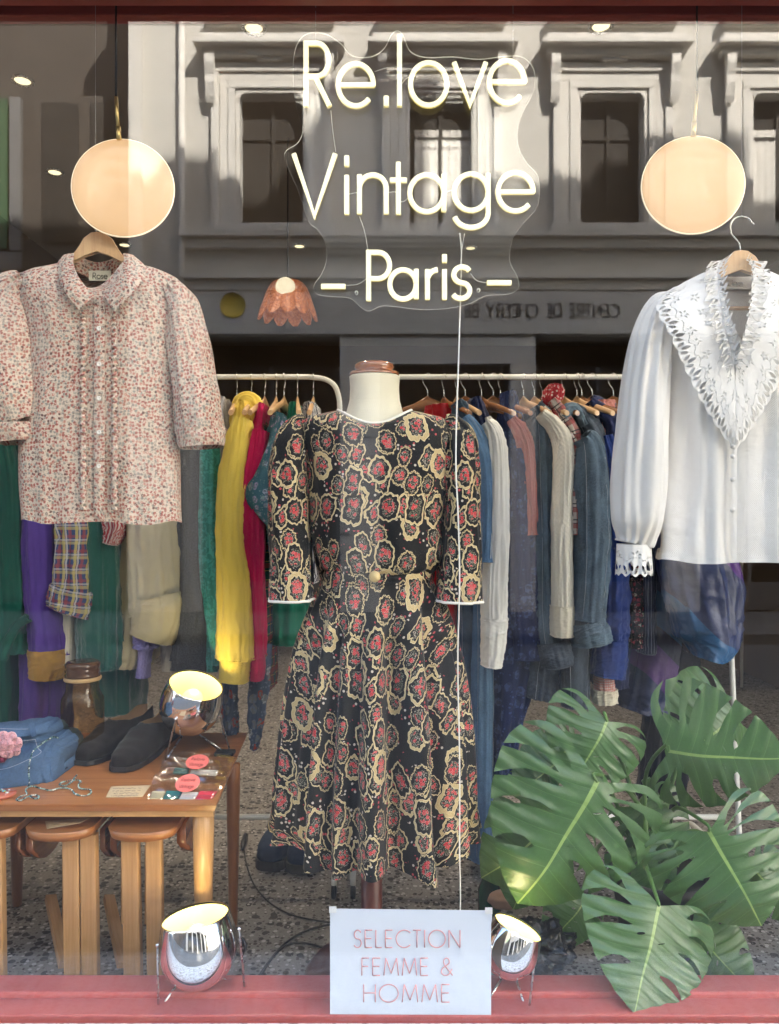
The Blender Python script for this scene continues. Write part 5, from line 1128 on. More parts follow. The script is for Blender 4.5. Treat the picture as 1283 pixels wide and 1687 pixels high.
C['gingham'] = plaid('pink_gingham', (.66, .60, .58), [(0, .008, 0, .5, (.55, .10, .09), .6), (1, .008, 0, .5, (.55, .10, .09), .6)]); C['blackflo'] = blossom('black_floral_crepe', (.012, .012, .016), [(.50, .06, .10), (.60, .58, .50), (.40, .12, .16)], 60, .6)
C['pin'] = plaid('navy_pinstripe', (.018, .026, .07), [(0, .011, 0, .14, (.30, .34, .46), 1)]); C['pink'] = cloth('dusty_pink_cotton', (.58, .24, .21), .1); C['black'] = cloth('black_trouser_cloth', (.010, .010, .014), .3)
t = T('patchwork_shell', .42, (.02, .05, .16)); u = t.co('Object'); x, y, z = t.sep(u); k = (x * .75 + z * 1.0) * 8 + t.noise(u, 3, 2) * 1.2
f_ = (k * .25).frac(); t.set('Base Color', t.ramp(f_, [(0, (.010, .022, .085)), (.30, (.075, .022, .17)), (.52, (.012, .014, .05)), (.66, (.012, .10, .26)), (.86, (.015, .03, .11))], True)); t.bump(t.noise(t.co('UV'), 22, 5), .8, .008); C['shell'] = t.mat
t = T('bandana', .7, (.4, .01, .02)); u = t.co('UV'); t.set('Base Color', t.mix((t.vor(u, 60, .7)[0] < .2) + (t.noise(u, 40, 2) > .66), (.36, .006, .018), (.60, .45, .43))); C['bandana'] = t.mat
# ================================================================ clothes rails
DRL = 2.62
zr = CZ - (621 - 843.5) * DRL / F; yr = DRL - CD
kr = DRL / F
def rail(lab, xa, xb, px_curve, side):
    o = thing('clothes_rail', lab, 'clothes rail', W((xa + xb) / 2, 1400, DRL))
    Xa, Xb = W(xa, 0, DRL).x, W(xb, 0, DRL).x
    def end(x, s):       # rail bends down into its leg, then a foot that reaches towards the window
        return [Vector((x - s * .10, yr, zr)), Vector((x - s * .035, yr, zr - .012)), Vector((x, yr - .01, zr - .06)), Vector((x + s * .008, yr - .03, zr - .2)), Vector((x + s * .01, yr - .09, zr - .8)), Vector((x + s * .01, yr - .17, FZ + .05))]
    L = smooth(end(Xa, -1), 26)[::-1] + [Vector((Xa + .15, yr, zr))]; Rr = [Vector((Xb - .15, yr, zr))] + smooth(end(Xb, 1), 26)
    b = MB(); b.tube(L + Rr, .0088, 12); b.build('frame', M['white_paint'], o)
    b = MB(); b.tube([(Xa, yr - .03, CZ - (1340 - 843.5) * kr), (Xb, yr - .03, CZ - (1340 - 843.5) * kr)], .009, 10); b.build('lower_bar', M['white_paint'], o)
    for X in (Xa, Xb):
        b = MB(); b.tube(smooth([Vector((X, yr - .20, FZ + .04)), Vector((X, yr - .18, FZ + .075)), Vector((X, yr, FZ + .08)), Vector((X, yr + .2, FZ + .075)), Vector((X, yr + .24, FZ + .04))], 20), .009, 10); b.build('foot', M['white_paint'], o)
        for y in (-.20, .24): b = MB(); b.lathe([(1e-4, -.008), (.022, -.008), (.024, 0), (.022, .008), (1e-4, .008)], (X, yr + y, FZ + .026), 20, Vector((1, 0, 0))); b.build('castor', M['black'], o)
    return o
rail('left white tubular clothes rail, its curved end showing beside the mannequin neck', -330, 557, 0, 0)
rail('right white tubular clothes rail, behind the dress and the white blouse', 586, 1178, 0, 0)
# ---- hangers seen end-on, hooked over the rails; one mesh set, copied
def hanger_proto(m, name):
    o = thing('clothes_hanger', '', 'hanger', (0, 0, 0), 'hangers on the clothes rails')
    b = MB(); pts = []
    for i in range(17):
        s = -1 + i / 8; pts.append(Vector((0, s * .20, -.092 - .055 * abs(s) ** 1.3)))
    rings = []; uvs = []
    for i, p in enumerate(pts):
        s = -1 + i / 8; h = .013 - .004 * abs(s) + .016 * max(0, 1 - abs(s) * 5); w_ = .006 + .003 * abs(s)
        rings.append([p + Vector((w_ * cos(k * PI / 4), 0, h * sin(k * PI / 4))) for k in range(8)]); uvs.append([(k * .01, p.y) for k in range(9)])
    V = b.grid(rings, uvs); b.cap(V[0]); b.cap(V[-1]); b.build('arms', m, o)
    b = MB(); b.tube(smooth([Vector(p) for p in ((0, 0, -.08), (0, 0, -.045), (0, .012, -.025), (0, .017, -.004), (0, 0, .013), (0, -.015, .003), (0, -.017, -.006))], 24), .0014, 6); b.build('hook', M['steel'], o); return o
hp = {'p': hanger_proto(M['hanger_wood'], 'pale'), 'd': hanger_proto(M['dark_wood'], 'brown')}; used = set()
def hang(px, kind, yaw, lab):
    o = hp[kind] if kind not in used else copy_tree(hp[kind]); used.add(kind)
    o.location = (W(px, 0, DRL).x, yr, zr); o.rotation_euler = (0, 0, R(yaw)); o['label'] = lab
def gfold(seed, a1=.010, kf=4.0):
    def f(a, t, x=0):
        wx = noise.noise(Vector((cos(a) * 1.5, sin(a) * 1.5, seed + t * 2)))
        n = noise.noise(Vector((cos(a) * kf, sin(a) * kf, seed + t * 1.1 + wx))) + .5 * noise.noise(Vector((cos(a) * kf * 2.3, sin(a) * kf * 2.3, seed + t * 3.5)))
        cr1 = max(0, .22 - abs(noise.noise(Vector((a * 1.1, t * 5 + a * 1.3, seed + 40))))) * 2.2 + max(0, .16 - abs(noise.noise(Vector((a * 2.3 + 9, t * 11 - a * 2, seed + 50))))) * 1.6
        return a1 * (1.35 * n + cr1)
    return f
GN = [0]
SEAM = {k: M['thread'] for k in ('dkdenim', 'midden', 'washden', 'blackden')}
def garment(name, lab, cat, parts, grp='clothes on the rails'):
    """parts: (part name, cloth, [(px, py, half px)...], depth, half depth[, fold])"""
    GN[0] += 1; p0 = parts[0]; q_ = p0[2][len(p0[2]) // 2]; o = thing(name, lab, cat, W(q_[0], p0[2][-1][1], p0[3]), grp)
    for i, p in enumerate(parts):
        b = MB(); V = stube(b, p[2], p[3], p[4], n=72, rows=80, fold=gfold(GN[0] * 7 + i, p[5] if len(p) > 5 else .008, 5.0), ex=.85)
        hem = [v.co.copy() for v in V[-1]]; b.tube(hem + hem[:2], .0018, 6, cap=False)
        if len(p[2]) > 2 and p[0] in ('sleeve', 'legs', 'body') and p[1] in SEAM:
            mt = SEAM[p[1]]; q1 = MB()
            for jj in (30, 44): q1.tube([V[k][jj].co + Vector((0, -.0012, 0)) for k in range(4, 80, 2)], .0007, 4)
            s_ = b.build(p[0], C[p[1]], o); q1.build('stitching', mt, s_)
        else: b.build(p[0], C[p[1]], o)
    return o
D0, D1, D2 = 2.62, 2.50, 2.42
# left rail, from left to right
garment('trench_coat', 'dark bottle green coat with a belt loop, hanging at the far left edge', 'coat', [('body', 'bottle', [(-10, 640, 22), (0, 760, 40), (5, 900, 40), (10, 1060, 36), (22, 1205, 26)], D0, .15, .014), ('sleeve', 'bottle', [(8, 690, 14), (22, 780, 24), (26, 920, 24), (28, 1040, 26), (28, 1072, 26)], D1, .07, .01), ('sleeve_strap', 'bottle', [(2, 1086, 9), (14, 1055, 8), (30, 1030, 7), (46, 1018, 7)], D1 - .08, .012, .002)])
garment('jacket', 'violet purple jacket with a turned mustard cuff, left of the madras shirt', 'jacket', [('body', 'purple', [(80, 650, 18), (86, 780, 34), (88, 900, 36), (80, 1050, 30), (76, 1215, 27)], D0, .14, .012), ('sleeve', 'purple', [(72, 720, 18), (72, 830, 28), (74, 940, 29), (80, 1020, 29), (84, 1078, 28)], D1, .07, .010), ('cuff', 'mustard', [(84, 1066, 31), (84, 1082, 31), (82, 1098, 28), (80, 1112, 24)], D1, .085, .004)])
garment('shirt', 'madras checked shirt with a rolled sleeve hanging under the rose print blouse', 'shirt', [('body', 'madras', [(120, 660, 14), (140, 800, 30), (144, 930, 26), (140, 990, 22)], D0 + .03, .12), ('sleeve', 'madras', [(120, 720, 18), (126, 820, 28), (127, 900, 29), (126, 960, 33), (124, 985, 34)], D1 - .03, .07, .009), ('rolled_cuff', 'madras', [(128, 966, 36), (125, 980, 39), (122, 998, 39), (120, 1004, 37)], D1 - .03, .085, .006)])
garment('shirt', 'ivory shirt tail hanging between the purple jacket and the green mohair sweater', 'shirt', [('sleeve', 'ivory', [(118, 900, 12), (120, 1000, 12), (118, 1090, 10)], D1 + .02, .05)])
garment('sweater', 'fuzzy mohair sweater in green and purple zigzag bands beside the pale trench sleeve', 'sweater', [('body', 'mohair', [(170, 650, 16), (184, 800, 40), (192, 950, 42), (196, 1090, 38), (198, 1165, 32)], D0 + .03, .12, .01), ('sleeve', 'mohair', [(160, 720, 18), (165, 860, 36), (167, 980, 38), (168, 1060, 37), (170, 1100, 34)], D1, .07, .01)])
garment('top', 'small red and white striped sleeve peeking out under the rose print blouse', 'top', [('sleeve', 'redstripe', [(186, 780, 10), (188, 840, 18), (190, 870, 16), (183, 895, 8)], D1 - .06, .04)])
garment('trench_coat', 'pale straw coloured trench coat with a wide turned up cuff', 'coat', [('body', 'trench', [(220, 650, 16), (232, 780, 30), (236, 940, 32), (232, 1060, 24), (226, 1088, 18)], D0, .14, .012), ('sleeve', 'trench', [(240, 720, 22), (248, 820, 36), (252, 900, 40), (255, 980, 40), (258, 1010, 38)], D1 - .02, .06, .010), ('cuff', 'trench', [(260, 982, 40), (262, 996, 42), (258, 1030, 40), (252, 1050, 36)], D1 - .02, .068, .004)])
garment('sweater', 'lavender knitted sweater cuff below the pale trench sleeve', 'sweater', [('sleeve', 'lavender', [(242, 960, 18), (242, 1040, 18), (240, 1066, 17)], D1, .05), ('cuff', 'lavender', [(240, 1062, 12), (238, 1085, 9), (236, 1114, 10)], D1, .035, .002)])
garment('blouse', 'white floral blouse edge between the trench coat and the charcoal coat', 'blouse', [('body', 'ivory', [(288, 760, 8), (290, 900, 12), (287, 1030, 14), (288, 1098, 15)], D0, .08)])
garment('coat', 'charcoal grey wool coat hanging beside the teal satin shirt', 'coat', [('body', 'char', [(312, 660, 14), (322, 760, 26), (328, 900, 32), (326, 1020, 34), (322, 1096, 34)], D0 - .03, .12, .008), ('sleeve', 'char', [(314, 720, 12), (318, 860, 22), (316, 980, 26), (312, 1088, 25)], D1 + .02, .06)])
garment('shirt', 'teal green satin shirt with tone on tone leaves', 'shirt', [('body', 'teal', [(350, 660, 8), (358, 760, 15), (362, 900, 16), (360, 1094, 14)], D0, .13, .008), ('sleeve', 'teal', [(346, 690, 8), (348, 760, 15), (350, 900, 18), (356, 1000, 16), (364, 1090, 10)], D1, .06, .008)])
garment('sweatshirt', 'grey marl sweatshirt squeezed between the teal shirt and the yellow sweatshirt', 'sweatshirt', [('body', 'marl', [(372, 660, 6), (374, 760, 9), (374, 900, 9), (374, 1020, 8)], D0, .13)])
garment('sweatshirt', 'bright yellow hooded sweatshirt with a long ribbed cuff', 'sweatshirt', [('body', 'yellow', [(410, 668, 10), (408, 690, 20), (408, 760, 22), (408, 900, 22), (408, 1060, 18)], D0, .14, .008), ('hood', 'yellow', [(398, 688, 12), (404, 674, 22), (412, 668, 20), (420, 690, 12), (424, 740, 6)], D0 - .06, .05, .006), ('sleeve', 'yellow', [(400, 690, 10), (394, 730, 16), (384, 800, 20), (382, 880, 21), (388, 960, 26), (390, 1040, 28), (389, 1084, 28)], D2, .06, .010), ('rib_cuff', 'yellow', [(389, 1082, 26), (388, 1092, 25), (385, 1120, 23)], D2, .055, .003)])
garment('sweatshirt', 'raspberry pink sweatshirt beside the yellow one', 'sweatshirt', [('body', 'magenta', [(440, 672, 5), (432, 720, 12), (424, 800, 18), (420, 950, 18), (422, 1060, 14)], D0, .14, .008), ('sleeve', 'magenta', [(430, 710, 10), (418, 800, 16), (416, 900, 16), (418, 1000, 15), (422, 1080, 12)], D2 + .03, .05), ('rib_cuff', 'magenta', [(422, 1078, 12), (424, 1100, 12), (423, 1118, 10)], D2 + .03, .04, .002)])
garment('skirt', 'dark red and green tartan skirt between the raspberry sweatshirt and the dress', 'skirt', [('body', 'tartan', [(440, 700, 5), (442, 820, 12), (440, 980, 12), (440, 1130, 11)], D0, .12)])
garment('blouse', 'blue floral blouse with a pointed elbow poking out left of the dress', 'blouse', [('body', 'blueflo', [(466, 686, 6), (462, 720, 16), (462, 840, 20), (470, 920, 20)], D0 - .05, .12), ('sleeve', 'blueflo', [(466, 690, 6), (456, 740, 14), (444, 790, 24), (440, 812, 34), (446, 836, 26), (452, 862, 10), (453, 874, 3)], D2, .05, .004)])
garment('top', 'emerald green cotton top hanging behind the left sleeve of the dress', 'top', [('body', 'emerald', [(488, 668, 6), (484, 760, 22), (480, 900, 30), (478, 1000, 32), (478, 1056, 31)], D0 + .04, .10)])
garment('top', 'navy and white striped top showing in the gap beside the dress waist', 'top', [('body', 'stripe', [(512, 668, 9), (514, 700, 14), (514, 840, 12), (514, 958, 9)], D0, .10)])
garment('scarf', 'tie dyed scarf end hanging below the yellow sweatshirt', 'scarf', [('cloth', 'tie', [(378, 1060, 9), (378, 1150, 10), (380, 1212, 9)], D1, .02)])
garment('scarf', 'grey tie dyed scarf hanging below the raspberry sweatshirt', 'scarf', [('cloth', 'tie', [(430, 1060, 12), (426, 1130, 14), (422, 1190, 9), (419, 1232, 4)], D1, .02)])
# right rail
garment('trousers', 'scarlet trousers clipped behind the right shoulder of the dress', 'trousers', [('legs', 'red', [(724, 668, 22), (728, 720, 26), (732, 900, 22), (730, 1100, 16)], D0, .05)])
garment('denim_jacket', 'dark denim jacket hanging right behind the dress sleeve', 'jacket', [('body', 'dkdenim', [(750, 668, 10), (764, 700, 22), (776, 760, 28), (780, 880, 26)], D0, .14), ('sleeve', 'midden', [(762, 690, 10), (778, 716, 16), (791, 756, 18), (796, 820, 15), (798, 880, 13), (797, 924, 13)], D2, .06, .008)])
garment('trousers', 'dark blue jeans hanging behind the dress, the left of the two long pairs', 'trousers', [('legs', 'dkdenim', [(766, 760, 14), (768, 940, 18), (772, 1200, 20), (776, 1400, 18)], D0 + .02, .08, .006)])
garment('trousers', 'mid blue jeans whose hem nearly reaches the floor right of the dress', 'trousers', [('legs', 'midden', [(792, 760, 12), (792, 940, 14), (794, 1100, 18), (793, 1250, 20), (792, 1408, 19)], D0 - .03, .07, .006)])
garment('jacket', 'navy jacket shoulder between the dark denim jacket and the white shirt', 'jacket', [('body', 'navy', [(778, 662, 10), (786, 700, 16), (796, 760, 12), (800, 860, 10)], D0, .13)])
garment('shirt', 'white shirt with a long empty sleeve just right of the dress', 'shirt', [('body', 'white', [(796, 694, 6), (806, 730, 12), (810, 850, 14), (808, 960, 8)], D0 - .02, .13), ('sleeve', 'white', [(800, 696, 5), (812, 715, 12), (818, 760, 15), (818, 880, 19), (815, 960, 20), (814, 1020, 20)], D2, .05, .008), ('cuff', 'white', [(815, 1016, 22), (813, 1050, 20), (809, 1095, 16)], D2, .058, .004)])
garment('dress', 'navy dress with blue medallions hanging lowest between the white shirt and the denim', 'dress', [('body', 'navyflo', [(834, 650, 8), (846, 760, 26), (850, 880, 34), (848, 1000, 40), (840, 1110, 36), (828, 1200, 22), (824, 1275, 20)], D0, .10, .012), ('sleeve', 'navyflo', [(850, 740, 10), (862, 880, 20), (868, 1000, 24), (872, 1085, 22)], D1, .04, .006)])
garment('sweater', 'salmon pink sweater sleeve in front of the navy dress', 'sweater', [('sleeve', 'salmon', [(842, 690, 5), (858, 714, 10), (868, 750, 11), (872, 820, 12), (876, 880, 13)], D1, .05)])
garment('denim_jacket', 'washed denim jacket left of the cream cardigan, cuffs at the bottom', 'jacket', [('body', 'washden', [(872, 676, 14), (886, 700, 26), (896, 800, 28), (898, 960, 26), (896, 1070, 26)], D0, .14, .01), ('sleeve', 'washden', [(888, 690, 10), (895, 760, 17), (898, 900, 18), (900, 1000, 20), (906, 1060, 22)], D1, .06, .01), ('cuff', 'blackden', [(908, 1052, 26), (914, 1076, 27), (918, 1094, 24)], D1 - .02, .072, .004)])
garment('cardigan', 'cream knitted cardigan with a lace edged cuff on the right rail', 'cardigan', [('body', 'cream', [(884, 678, 5), (898, 700, 12), (912, 760, 16), (916, 900, 14)], D0 - .03, .13), ('sleeve', 'cream', [(890, 682, 6), (912, 702, 12), (927, 736, 15), (926, 820, 15), (925, 920, 15), (925, 1000, 16)], D2, .05, .006), ('cuff', 'ivory', [(925, 996, 18), (925, 1020, 18), (925, 1046, 17)], D2, .058, .003)])
garment('shirt', 'red and white plaid shirt between the cream cardigan and the acid washed jacket', 'shirt', [('body', 'redplaid', [(898, 666, 8), (916, 690, 14), (934, 726, 14), (940, 800, 11), (942, 880, 8)], D0 - .04, .13), ('sleeve', 'redplaid', [(930, 716, 8), (942, 750, 9), (944, 830, 8), (944, 880, 6)], D2 + .01, .04)])
garment('denim_jacket', 'acid washed denim jacket with a thick rolled cuff on the right rail', 'jacket', [('body', 'blackden', [(932, 676, 10), (950, 700, 20), (966, 740, 26), (974, 860, 24), (972, 980, 22)], D0 - .02, .14), ('collar', 'washden', [(926, 690, 6), (938, 676, 12), (950, 680, 8), (960, 702, 5)], D1 - .02, .04, .003), ('sleeve', 'washden', [(956, 722, 16), (968, 744, 23), (974, 840, 27), (972, 940, 25), (966, 1020, 25)], D2, .07, .010), ('rolled_cuff', 'washden', [(964, 1020, 27), (968, 1034, 31), (972, 1048, 32), (974, 1058, 30)], D2, .08, .006)])
garment('jeans', 'dark jeans printed like snakeskin hanging under the rolled denim cuff', 'trousers', [('legs', 'blackden', [(948, 1000, 20), (947, 1080, 23), (948, 1162, 22)], D1, .05, .004)])
garment('denim_skirt', 'black denim skirt hem between the snakeskin jeans and the navy dress', 'skirt', [('body', 'blackden', [(900, 1040, 26), (898, 1100, 30), (893, 1148, 28)], D1 + .06, .06)])
garment('coat', 'navy blue coat hanging behind the left sleeve of the white lace blouse', 'coat', [('body', 'navy', [(956, 668, 14), (986, 700, 30), (1004, 760, 34), (1008, 900, 34), (1000, 1060, 34), (996, 1120, 30)], D0 + .04, .14, .012), ('sleeve', 'royal', [(990, 720, 14), (1004, 780, 18), (1008, 900, 18), (1004, 1050, 22)], D1 + .03, .06)])
garment('shirt', 'royal blue shirt with a three button cuff below the lace cuff', 'shirt', [('sleeve', 'royal', [(1008, 900, 22), (1006, 980, 24), (1004, 1050, 24)], D1 - .03, .06, .012), ('cuff', 'royal', [(1005, 1048, 25), (1004, 1080, 26), (1000, 1112, 26)], D1 - .03, .06, .005)])
garment('shirt', 'pink gingham shirt cuff peeping out under the royal blue cuff', 'shirt', [('sleeve', 'gingham', [(994, 1080, 15), (995, 1120, 15), (996, 1136, 14)], D1, .04, .004), ('cuff', 'ivory', [(996, 1134, 19), (996, 1146, 20), (997, 1156, 18)], D1, .045, .004)])
garment('dress', 'black dress with small red flowers showing in the gap beside the lace cuff', 'dress', [('body', 'blackflo', [(1042, 760, 10), (1043, 900, 13), (1043, 1064, 11)], D1, .05, .004)])
garment('trousers', 'navy pinstriped trousers beside the black floral dress', 'trousers', [('legs', 'pin', [(1066, 800, 12), (1064, 940, 12), (1064, 1074, 11)], D1, .05, .004)])
garment('jacket', 'patchwork shell jacket in purple, teal and navy hanging under the white lace blouse', 'jacket', [('body', 'shell', [(1090, 700, 24), (1090, 860, 50), (1080, 1000, 50), (1060, 1120, 44), (1050, 1165, 36)], D0, .10, .016), ('sleeve', 'shell', [(1120, 820, 34), (1136, 900, 52), (1152, 960, 58), (1162, 1020, 50), (1166, 1056, 40), (1160, 1082, 22)], D2 - .02, .09, .012)])
garment('trousers', 'black trousers hanging below the patchwork jacket', 'trousers', [('legs', 'black', [(1110, 880, 30), (1108, 1080, 34), (1094, 1230, 34), (1088, 1320, 32)], D0 + .02, .08, .012)])
garment('bandana', 'red paisley bandana knotted over a hanger on the right rail', 'bandana', [('knot', 'bandana', [(915, 634, 8), (913, 646, 15), (910, 660, 14), (914, 672, 7), (916, 700, 6)], D1, .03, .006)])
garment('top', 'dusty pink top showing between the navy coat and the white lace blouse', 'top', [('body', 'pink', [(988, 662, 18), (990, 690, 22), (996, 740, 20)], D0 - .02, .06)])
for px, kd, yw, lab in ((390, 'p', 6, 'hanger left of the yellow hood on the left rail'), (414, 'p', 4, 'hanger carrying the yellow sweatshirt'), (436, 'p', -4, 'hanger carrying the raspberry sweatshirt'), (455, 'p', 3, 'hanger between the raspberry sweatshirt and the blue floral blouse'), (468, 'p', -5, 'hanger carrying the blue floral blouse'), (490, 'p', 8, 'hanger carrying the emerald top'), (516, 'p', 2, 'last hanger before the curved end of the left rail'), (350, 'p', 5, 'hanger carrying the teal satin shirt'),
                        (704, 'd', 70, 'brown trouser hanger turned sideways behind the right dress shoulder'), (731, 'd', 20, 'glossy brown hanger over the scarlet trousers'), (752, 'p', 16, 'hanger behind the white cable, over the dark denim jacket'), (766, 'd', 60, 'brown trouser hanger turned sideways right of the white cable'), (793, 'd', 24, 'glossy brown hanger over the white shirt'), (812, 'd', 66, 'brown hanger turned sideways above the salmon sleeve'), (824, 'd', 20, 'glossy brown hanger nearest the blue gap on the right rail'), (862, 'p', 14, 'pale hanger over the washed denim jacket'), (880, 'p', 20, 'pale hanger over the cream cardigan'), (893, 'd', 22, 'brown hanger over the red plaid shirt'), (929, 'p', 18, 'pale hanger right of the red bandana'), (950, 'p', 20, 'pale hanger over the navy coat, the left of a close pair'), (958, 'd', 26, 'brown hanger over the navy coat, the right of a close pair'), (975, 'd', 60, 'brown clip hanger over the dusty pink top'), (1010, 'd', 62, 'brown clip hanger beside the lace blouse sleeve')):
    hang(px, kd, yw, lab)
# ---- back of the shop
bk = thing('wall_shelf', 'dark wooden shelf on the back wall with a bottle and a demijohn', 'shelf', (1.25, 5.6, 1.3))
b = MB(); b.box((.75, 5.2, 1.72), (2.5, 5.6, 1.76), .004); b.build('board', M['dark_wood'], bk)
for x in (.9, 2.3): b = MB(); b.box((x, 5.25, 1.55), (x + .03, 5.6, 1.717)); b.build('bracket', M['black'], bk)
b = MB(); b.lathe([(1e-4, 0), (.13, .01), (.16, .10), (.15, .20), (.05, .30), (.035, .34), (.04, .38), (1e-4, .38)], (1.98, 5.4, 1.762), 32); tag(b.build('demijohn', T('green_glass_dark', .06, (.02, .05, .03)).mat, None, False, (1.98, 5.4, 1.762)), 'round dark green demijohn on the back shelf above the right rail', 'bottle')
b = MB(); b.lathe([(1e-4, 0), (.09, .005), (.095, .16), (.05, .21), (.06, .26), (.05, .29), (1e-4, .30)], (1.72, 5.4, 1.762), 32); tag(b.build('urn', M['dark_wood'], None, False, (1.72, 5.4, 1.762)), 'small dark turned urn on the back shelf left of the demijohn', 'urn')
for X, Y, h, colr, lab in ((-1.5, 4.2, 1.0, 'bottle', 'dark green coat hanging at the back of the shop behind the left rail'), (-.55, 4.6, 1.15, 'char', 'dark coat hanging at the back of the shop left of the mannequin neck'), (1.95, 3.6, .8, 'black', 'black jacket on the far rail under the white lace blouse'), (1.75, 3.7, .7, 'white', 'pale shirt on the far rail seen low at the right')):
    o = thing('coat', lab, 'coat', (X, Y, .6)); b = MB(); rings = []; n = 32
    for i in range(20):
        f = i / 19; wd = lerp(.03, .19, min(1, f * 3.2) ** .6) + .05 * f; rings.append([Vector((X + wd * cos(k * 2 * PI / n) + .015 * sin(k * 5), Y + .08 * sin(k * 2 * PI / n), 1.62 - f * h)) for k in range(n)])
    b.grid(rings, [[(0, 0)] * (n + 1)] * 20); b.build('body', C[colr], o); b = MB(); b.tube([(X, Y, 1.60), (X, Y, 1.70)], .003, 6); b.build('hook', M['steel'], o)
fr = thing('clothes_rail', 'far white clothes rail deep in the shop at the right', 'clothes rail', (1.9, 3.65, FZ))
b = MB(); b.tube([(1.35, 3.65, FZ), (1.35, 3.65, 1.70), (2.45, 3.65, 1.70), (2.45, 3.65, FZ)], .011, 8); b.build('frame', M['white_paint'], fr)
# ================================================================ monstera
def leaf_mat():
    t = T('monstera_leaf', .36, (.03, .1, .02)); u = t.co('UV'); x, y, _ = t.sep(u); ax = x.abs()
    n = t.noise(t.co('Object'), 9, 4, .6)
    base = t.mix(n, (.038, .098, .028), (.070, .165, .050))
    base = t.mix(t.map(t.noise(u, 40, 3), .45, .7, 0, .25), base, (.09, .20, .06))
    mid = (ax < .014 - y * .010)
    vp = ((y + ax * ax * .35 - ax * .42) * 8.2).frac() - .5; vein = (vp.abs() < .022) * (ax > .01)
    fine = t.map(((y - ax * .40) * 52).sin(), .75, 1)
    base = t.mix(fine * .10, base, (.08, .19, .06)); base = t.mix(vein * .55, base, (.13, .26, .085)); base = t.mix(mid, base, (.28, .42, .12))
    t.set('Base Color', base); t.set('Coat Weight', .3); t.set('Coat Roughness', .3); t.set('Subsurface Weight', 0)
    t.bump((vp.abs() * 2).min(.40) + fine * .04 + (ax * 14).min(.6) * .5 + t.noise(u, 6, 3) * .8, .35, .006)
    n_ = t.nt.nodes; tl = n_.new('ShaderNodeBsdfTranslucent'); tl.inputs[0].default_value = (.16, .30, .04, 1); mx = n_.new('ShaderNodeMixShader'); mx.inputs[0].default_value = .16
    t.nt.links.new(t.p.outputs[0], mx.inputs[1]); t.nt.links.new(tl.outputs[0], mx.inputs[2]); t.nt.links.new(mx.outputs[0], n_['Material Output'].inputs[0]); return t.mat
M['leaf'] = leaf_mat(); M['stem'] = plain('green_petiole', (.10, .20, .05), .45, 0, .15, 20)
def leaf_shape(seed, nslot=5, holes=True, deep=.66):
    rnd = random.Random(seed)
    def margin(t, s):       # t 0 (sinus at the stalk) .. 1 (tip)
        a = t * PI
        px = [0, .30, .47, .53, .50, .42, .30, .15, 0]; py = [.0, -.17, -.10, .10, .32, .54, .74, .90, 1.0]
        x, y = cr(list(zip(px, py)), t); return Vector((s * x, y))
    loop = []
    slots = []
    for s in (1, -1):
        side = []; ts = []
        for i in range(nslot): ts.append((.27 + .50 * (i + rnd.uniform(-.12, .12)) / (nslot - 1 + .3)))
        N = 90; k = 0; i = 0
        while i <= N:
            t_ = i / N
            if k < len(ts) and t_ >= ts[k] - .022:
                m_ = margin(ts[k], s); y0 = m_.y - .20 * abs(m_.x) / .5 - .02; inner = Vector((0, max(.06, y0 - .05)))
                ln = deep * rnd.uniform(.75, 1.12); ln = min(ln, .80); e = m_.lerp(inner, ln); w_ = .024 + .022 * rnd.random(); dr = (e - m_); nrm = Vector((-dr.y, dr.x)).normalized() * s
                pts = []
                for f, wf in ((0, .30), (.2, .75), (.45, 1.0), (.75, .90), (.92, .5)): 
                    c = m_.lerp(e, f) + Vector((0, -.05 * sin(PI * f) * abs(m_.x) * 2)); pts.append((c, wf * w_))
                A = [c - nrm * w2 for c, w2 in pts]; B = [c + nrm * w2 for c, w2 in pts]
                if (A[0].y > B[0].y): A, B = B, A
                side += A + [e + dr.normalized() * .008] + B[::-1]
                while i / N < ts[k] + .03: i += 1
                k += 1; continue
            side.append(margin(t_, s)); i += 1
        loop += side if s == 1 else side[::-1][1:-1]
    hl = []
    if holes:
        for s in (1, -1):
            for y, x in ((.16, .085), (.30, .075), (.45, .06)):
                if rnd.random() < .55: continue
                c = Vector((s * x * rnd.uniform(.9, 1.25), y + .02)); an = R(55) * s
                hl.append([c + Vector((cos(a) * .034 * sin(an) - sin(a) * .011 * cos(an), cos(a) * .034 * cos(an) * s + sin(a) * .011 * sin(an))) for a in [k * PI / 5 for k in range(10)]])
    return loop, hl
def inside(p, poly):
    c = False; n = len(poly); j = n - 1
    for i in range(n):
        a, b_ = poly[i], poly[j]
        if (a.y > p.y) != (b_.y > p.y) and p.x < (b_.x - a.x) * (p.y - a.y) / (b_.y - a.y + 1e-12) + a.x: c = not c
        j = i
    return c
